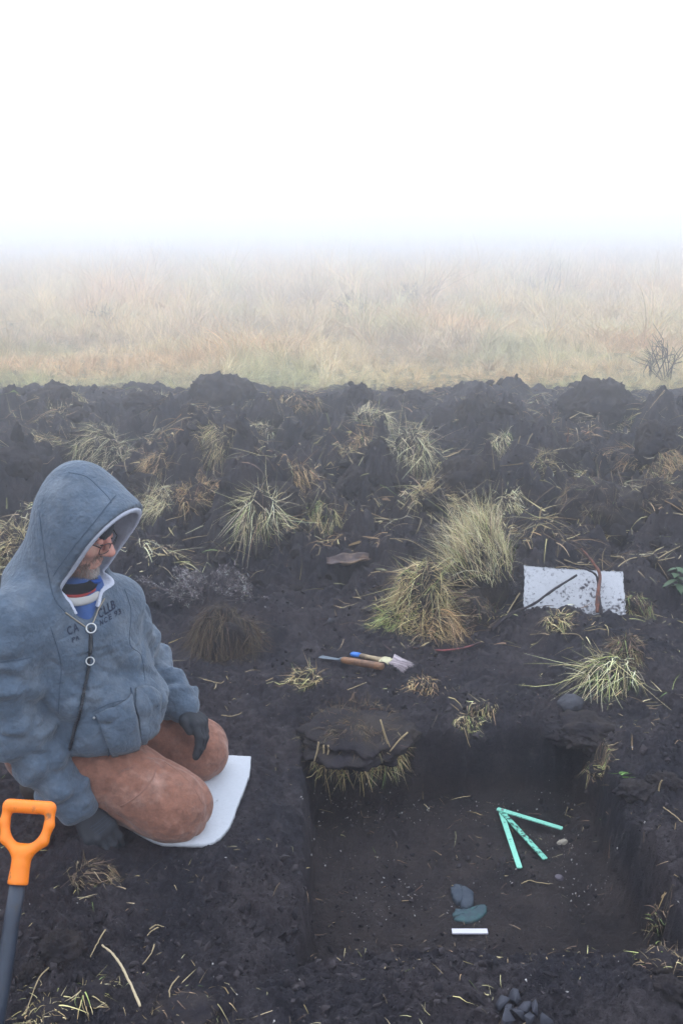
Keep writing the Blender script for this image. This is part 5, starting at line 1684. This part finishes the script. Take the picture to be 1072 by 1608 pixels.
T(762, 1118, 44, 22, 'short straw wisp on the far pit rim', 'straw', 80, (.0, -.6), .3, 1.0, .4, .09, .1, 66)
T(730, 1146, 44, 22, 'short greenish tuft hanging over the far pit rim', 'straw', 90, (-.1, -.8), .2, 1.1, .5, .10, .4, 67)
T(945, 1215, 46, 26, 'brown root wisp at the far right pit corner', 'brown', 110, (-.3, -.5), .2, 1.0, .4, .10, .1, 68)

# the sod that overhangs the far rim of the pit
g = np.array(at_z(560, 1150, 0.03))
sod = thing('overhanging_sod', (g[0], g[1] + .1, float(H(g[0:1], np.array([g[1] + .1]))[0])), 'dark earthy sod with straw hanging over the far rim of the pit', 'sod')
v, f = lump((g[0] - .0, g[1] + .03, .0), (.185, .19, .050), 5, .45, 2.4, 801, .05)
link('earth', new_mesh('earth', v, f), M['clod'], sod)
Rg = np.random.default_rng(81)
n = 700
th = Rg.uniform(math.pi * 1.02, math.pi * 1.98, n)
roots = np.c_[g[0] + .155 * np.cos(th), g[1] + .03 + .135 * np.sin(th), -.045 + .02 * Rg.normal(size=n)]
k = noise2(th * 2.5, th * 0, 5) + .25 * Rg.normal(size=n) > -.25
roots, th = roots[k], th[k]; n = len(th)
roots[:, 2] += .03 * Rg.random(n)
dirs = np.c_[np.cos(th) * .2 + .4 * np.sign(np.cos(th * 9)), np.sin(th) * .4, -.25 + Rg.normal(size=n) * .35] + Rg.normal(size=(n, 3)) * .5
V, F, bi = blades(roots, dirs, Rg.uniform(.02, .075, n), Rg.uniform(.0018, .0036, n), Rg.uniform(.1, .7, n), 4, .15, True, Rg)
me = new_mesh('straw', V, F); add_col(me, np.where((Rg.random(n) < .15)[:, None], pick('green', n, Rg), pick('straw', n, Rg))[bi] * .9)
o = link('straw', me, M['grass'], sod); o['kind'] = 'stuff'
n = 900
th = Rg.uniform(0, 6.283, n); rr = np.sqrt(Rg.random(n))
roots = np.c_[g[0] + .165 * rr * np.cos(th), g[1] + .03 + .16 * rr * np.sin(th), np.zeros(n)]
roots[:, 2] = np.maximum(.060 * np.sqrt(np.maximum(1 - rr ** 2, 0)) - .005, H(roots[:, 0], roots[:, 1]))
dirs = np.c_[np.cos(th) * .6, np.sin(th) * .6 - .3, -.15 * rr] + Rg.normal(size=(n, 3)) * .35
V, F, bi = blades(roots, dirs, Rg.uniform(.02, .07, n), Rg.uniform(.0012, .0022, n), Rg.uniform(.2, .6, n), 4, .25, True, Rg)
me = new_mesh('roots', V, F); add_col(me, (pick('brown', n, Rg) * .7)[bi])
link('roots', me, M['root'], sod)['kind'] = 'stuff'
for a, b in (((500, 1165), (492, 1200)), ((508, 1170), (512, 1212)), ((515, 1170), (514, 1186)), ((640, 1150), (612, 1180)), ((600, 1140), (608, 1168)), ((597, 1130), (612, 1173))):
    p0 = at_y(a[0], a[1], g[1] - .10); p1 = at_y(b[0], b[1], g[1] - .115)
    v, f = tube(smooth_path([p0, (p0 + p1) / 2 + Rg.normal(size=3) * .004, p1], 8), np.linspace(.0032, .0022, 8), 6)
    link('stem', new_mesh('stem', v, f), M['paletwig'], sod)

# ---- dead heather-like plant
def twiggy(px, py, wpx, hpx, label, name, cat, m, n, seed, r0=.003, flat=.6, col='grey', leafy=0):
    R = np.random.default_rng(seed)
    g, s = frame_at(px, py)
    W_, Hh = wpx / s, hpx / s
    root = thing(name, g, label, cat)
    tb, tips, dr = [], [], []
    for i in range(n):
        a = R.uniform(-1, 1)
        d = np.array([a * W_ * .55, R.uniform(-.3, .3) * W_ * .5, Hh * R.uniform(.5, 1.05) * (1 - .5 * abs(a))])
        p0 = g + np.array([a * W_ * .15, R.normal() * .02, -.01])
        mid = p0 + d * .5 + R.normal(size=3) * .02 * Hh / .15
        end = p0 + d + R.normal(size=3) * .015
        P = smooth_path([p0, mid, end], 9)
        tb.append(tube(P, np.linspace(r0, r0 * .4, 9), 5, False))
        for k in range(5):
            t = R.integers(3, 9)
            q = P[t]; e = unit(d + R.normal(size=3) * np.linalg.norm(d) * .8) * Hh * R.uniform(.15, .4)
            Q = smooth_path([q, q + e * .5 + R.normal(size=3) * .005, q + e], 5)
            tb.append(tube(Q, np.linspace(r0 * .5, r0 * .25, 5), 4, False))
            tips += [Q[2], Q[3], Q[4]]; dr += [e] * 3
    V, F = tubes_obj(tb)
    link('stems', new_mesh('stems', V, F), m, root)['kind'] = 'stuff'
    if leafy:
        tips = np.repeat(np.array(tips), leafy, 0); dr = np.repeat(np.array(dr), leafy, 0)
        nn = len(tips)
        V, F, bi = blades(tips + R.normal(size=(nn, 3)) * .006, unit(np.array([0, 0, 1])) * .4 + dr / np.linalg.norm(dr, axis=1)[:, None] + R.normal(size=(nn, 3)) * .8, R.uniform(.006, .022, nn), R.uniform(.002, .005, nn) * (1 + Hh), np.full(nn, .2), 2, .2, False, R)
        me = new_mesh('leaves', V, F); add_col(me, pick(col, nn, R)[bi])
        link('leaves', me, M['grass'], root)['kind'] = 'stuff'
M['greytwig'] = mat('grey_dead_twig', (.085, .072, .075), .85, .2, nscale=40, namp=.4)
twiggy(325, 935, 150, 44, 'dead greyish heathery plant lying on the soil right of the hood', 'dead_plant', 'dead plant', M['greytwig'], 26, 90, .0026, col='grey', leafy=4)
twiggy(1048, 600, 50, 90, 'dark leafless weed in the meadow edge at the far right', 'meadow_weed', 'weed', M['bark'], 9, 91, .008, col='green', leafy=3)
twiggy(1022, 600, 26, 80, 'thin dark weed stem just left of the far right weed', 'meadow_weed', 'weed', M['bark'], 4, 92, .007, col='green', leafy=2)
for px, py, w, h, l in ((858, 470, 60, 95, 'faint bluish shrub in the fog, right of centre'), (545, 500, 46, 70, 'faint thin shrub in the fog near the middle'), (160, 520, 40, 70, 'faint dry weed in the fog on the left'), (650, 480, 40, 60, 'faint twiggy weed in the fog between the two shrubs')):
    g = at_z(px, py, 0); 
    twiggy(px, py, w, h * .6, l, 'meadow_shrub', 'shrub', M['bark'], 14, int(px), .007, col='brown', leafy=6)
def leafy_weed():
    g, s = frame_at(1064, 930)
    root = thing('green_weed', g, 'green leafed weed at the right edge beyond the propped mat', 'weed')
    v, f = tube(smooth_path([g, g + (-.005, 0, .06), g + (-.02, .0, .12)], 8), .003, 6)
    lm = mat('weed_leaf', (.055, .095, .045), .6, .3, nscale=30, namp=.3)
    link('stem', new_mesh('stem', v, f), lm, root)
    R = np.random.default_rng(5)
    for i in range(11):
        a = i * 2.4; h0 = .02 + .01 * i
        p = g + np.array([-.02 * h0 / .12, 0, h0])
        d = np.array([math.cos(a), math.sin(a), R.uniform(-.1, .5)]); d = unit(d); sd_ = unit(np.cross(d, ZU))
        L = R.uniform(.04, .07); V = []; 
        for k in range(7):
            t = k / 6; w = .016 * math.sin(math.pi * min(1, t * .95 + .04)) + .0005
            c = p + d * L * t - ZU * .03 * t * t
            V += [c - sd_ * w + ZU * .003, c, c + sd_ * w + ZU * .003]
        F = []
        for k in range(6): F += [(3 * k, 3 * k + 1, 3 * k + 4, 3 * k + 3), (3 * k + 1, 3 * k + 2, 3 * k + 5, 3 * k + 4)]
        link('leaf', new_mesh('leaf', np.array(V), F), lm, root)
leafy_weed()
# upright broken stems sticking out of the soil
for px, py, h, dx, l in ((812, 700, 16, 3, 'left of two upright pale stems standing in the back soil'), (826, 698, 18, 8, 'slanting right one of two pale stems in the back soil'), (353, 690, 24, 0, 'upright thin stem behind the straw topped dark sod'), (240, 668, 16, 8, 'pale slanting stem above the bright rounded tuft'), (890, 700, 30, 0, 'reddish upright stem in the right back soil'), (710, 810, 22, 5, 'short pale stem on the swept straw sheet'), (846, 815, 20, 2, 'thin brownish stem behind the propped mat'), (1033, 1242, 22, 2, 'short pale straw standing on the right bank')):
    g, s = frame_at(px, py)
    v, f = tube(smooth_path([g - (0, 0, .02), g + (dx / s * .5, 0, h / s * .5), g + (dx / s, -.01, h / s)], 8), np.linspace(.005, .0035, 8) * min(1, 300 / s), 6)
    solo('stem', v, f, M['redbark'] if 'reddish' in l else M['paletwig'], l, 'stem')
# bright green scrap
g, s = frame_at(972, 1222)
V, F, bi = blades(np.repeat(g[None] + [0, 0, .008], 5, 0) + rng.normal(size=(5, 3)) * .006, np.array([[1, .3, .1], [.9, .1, .2], [-1, -.2, .1], [.8, -.3, .1], [.7, .5, .2]]), np.full(5, .035), np.full(5, .008), np.full(5, .2), 3, .1, True)
solo('leaf_scrap', V, F, M['grass'], 'torn bright green leaf on the rim at the far right pit corner', 'leaf', cols=np.full((len(V), 3), 1.0) * np.array([.16, .28, .08]))
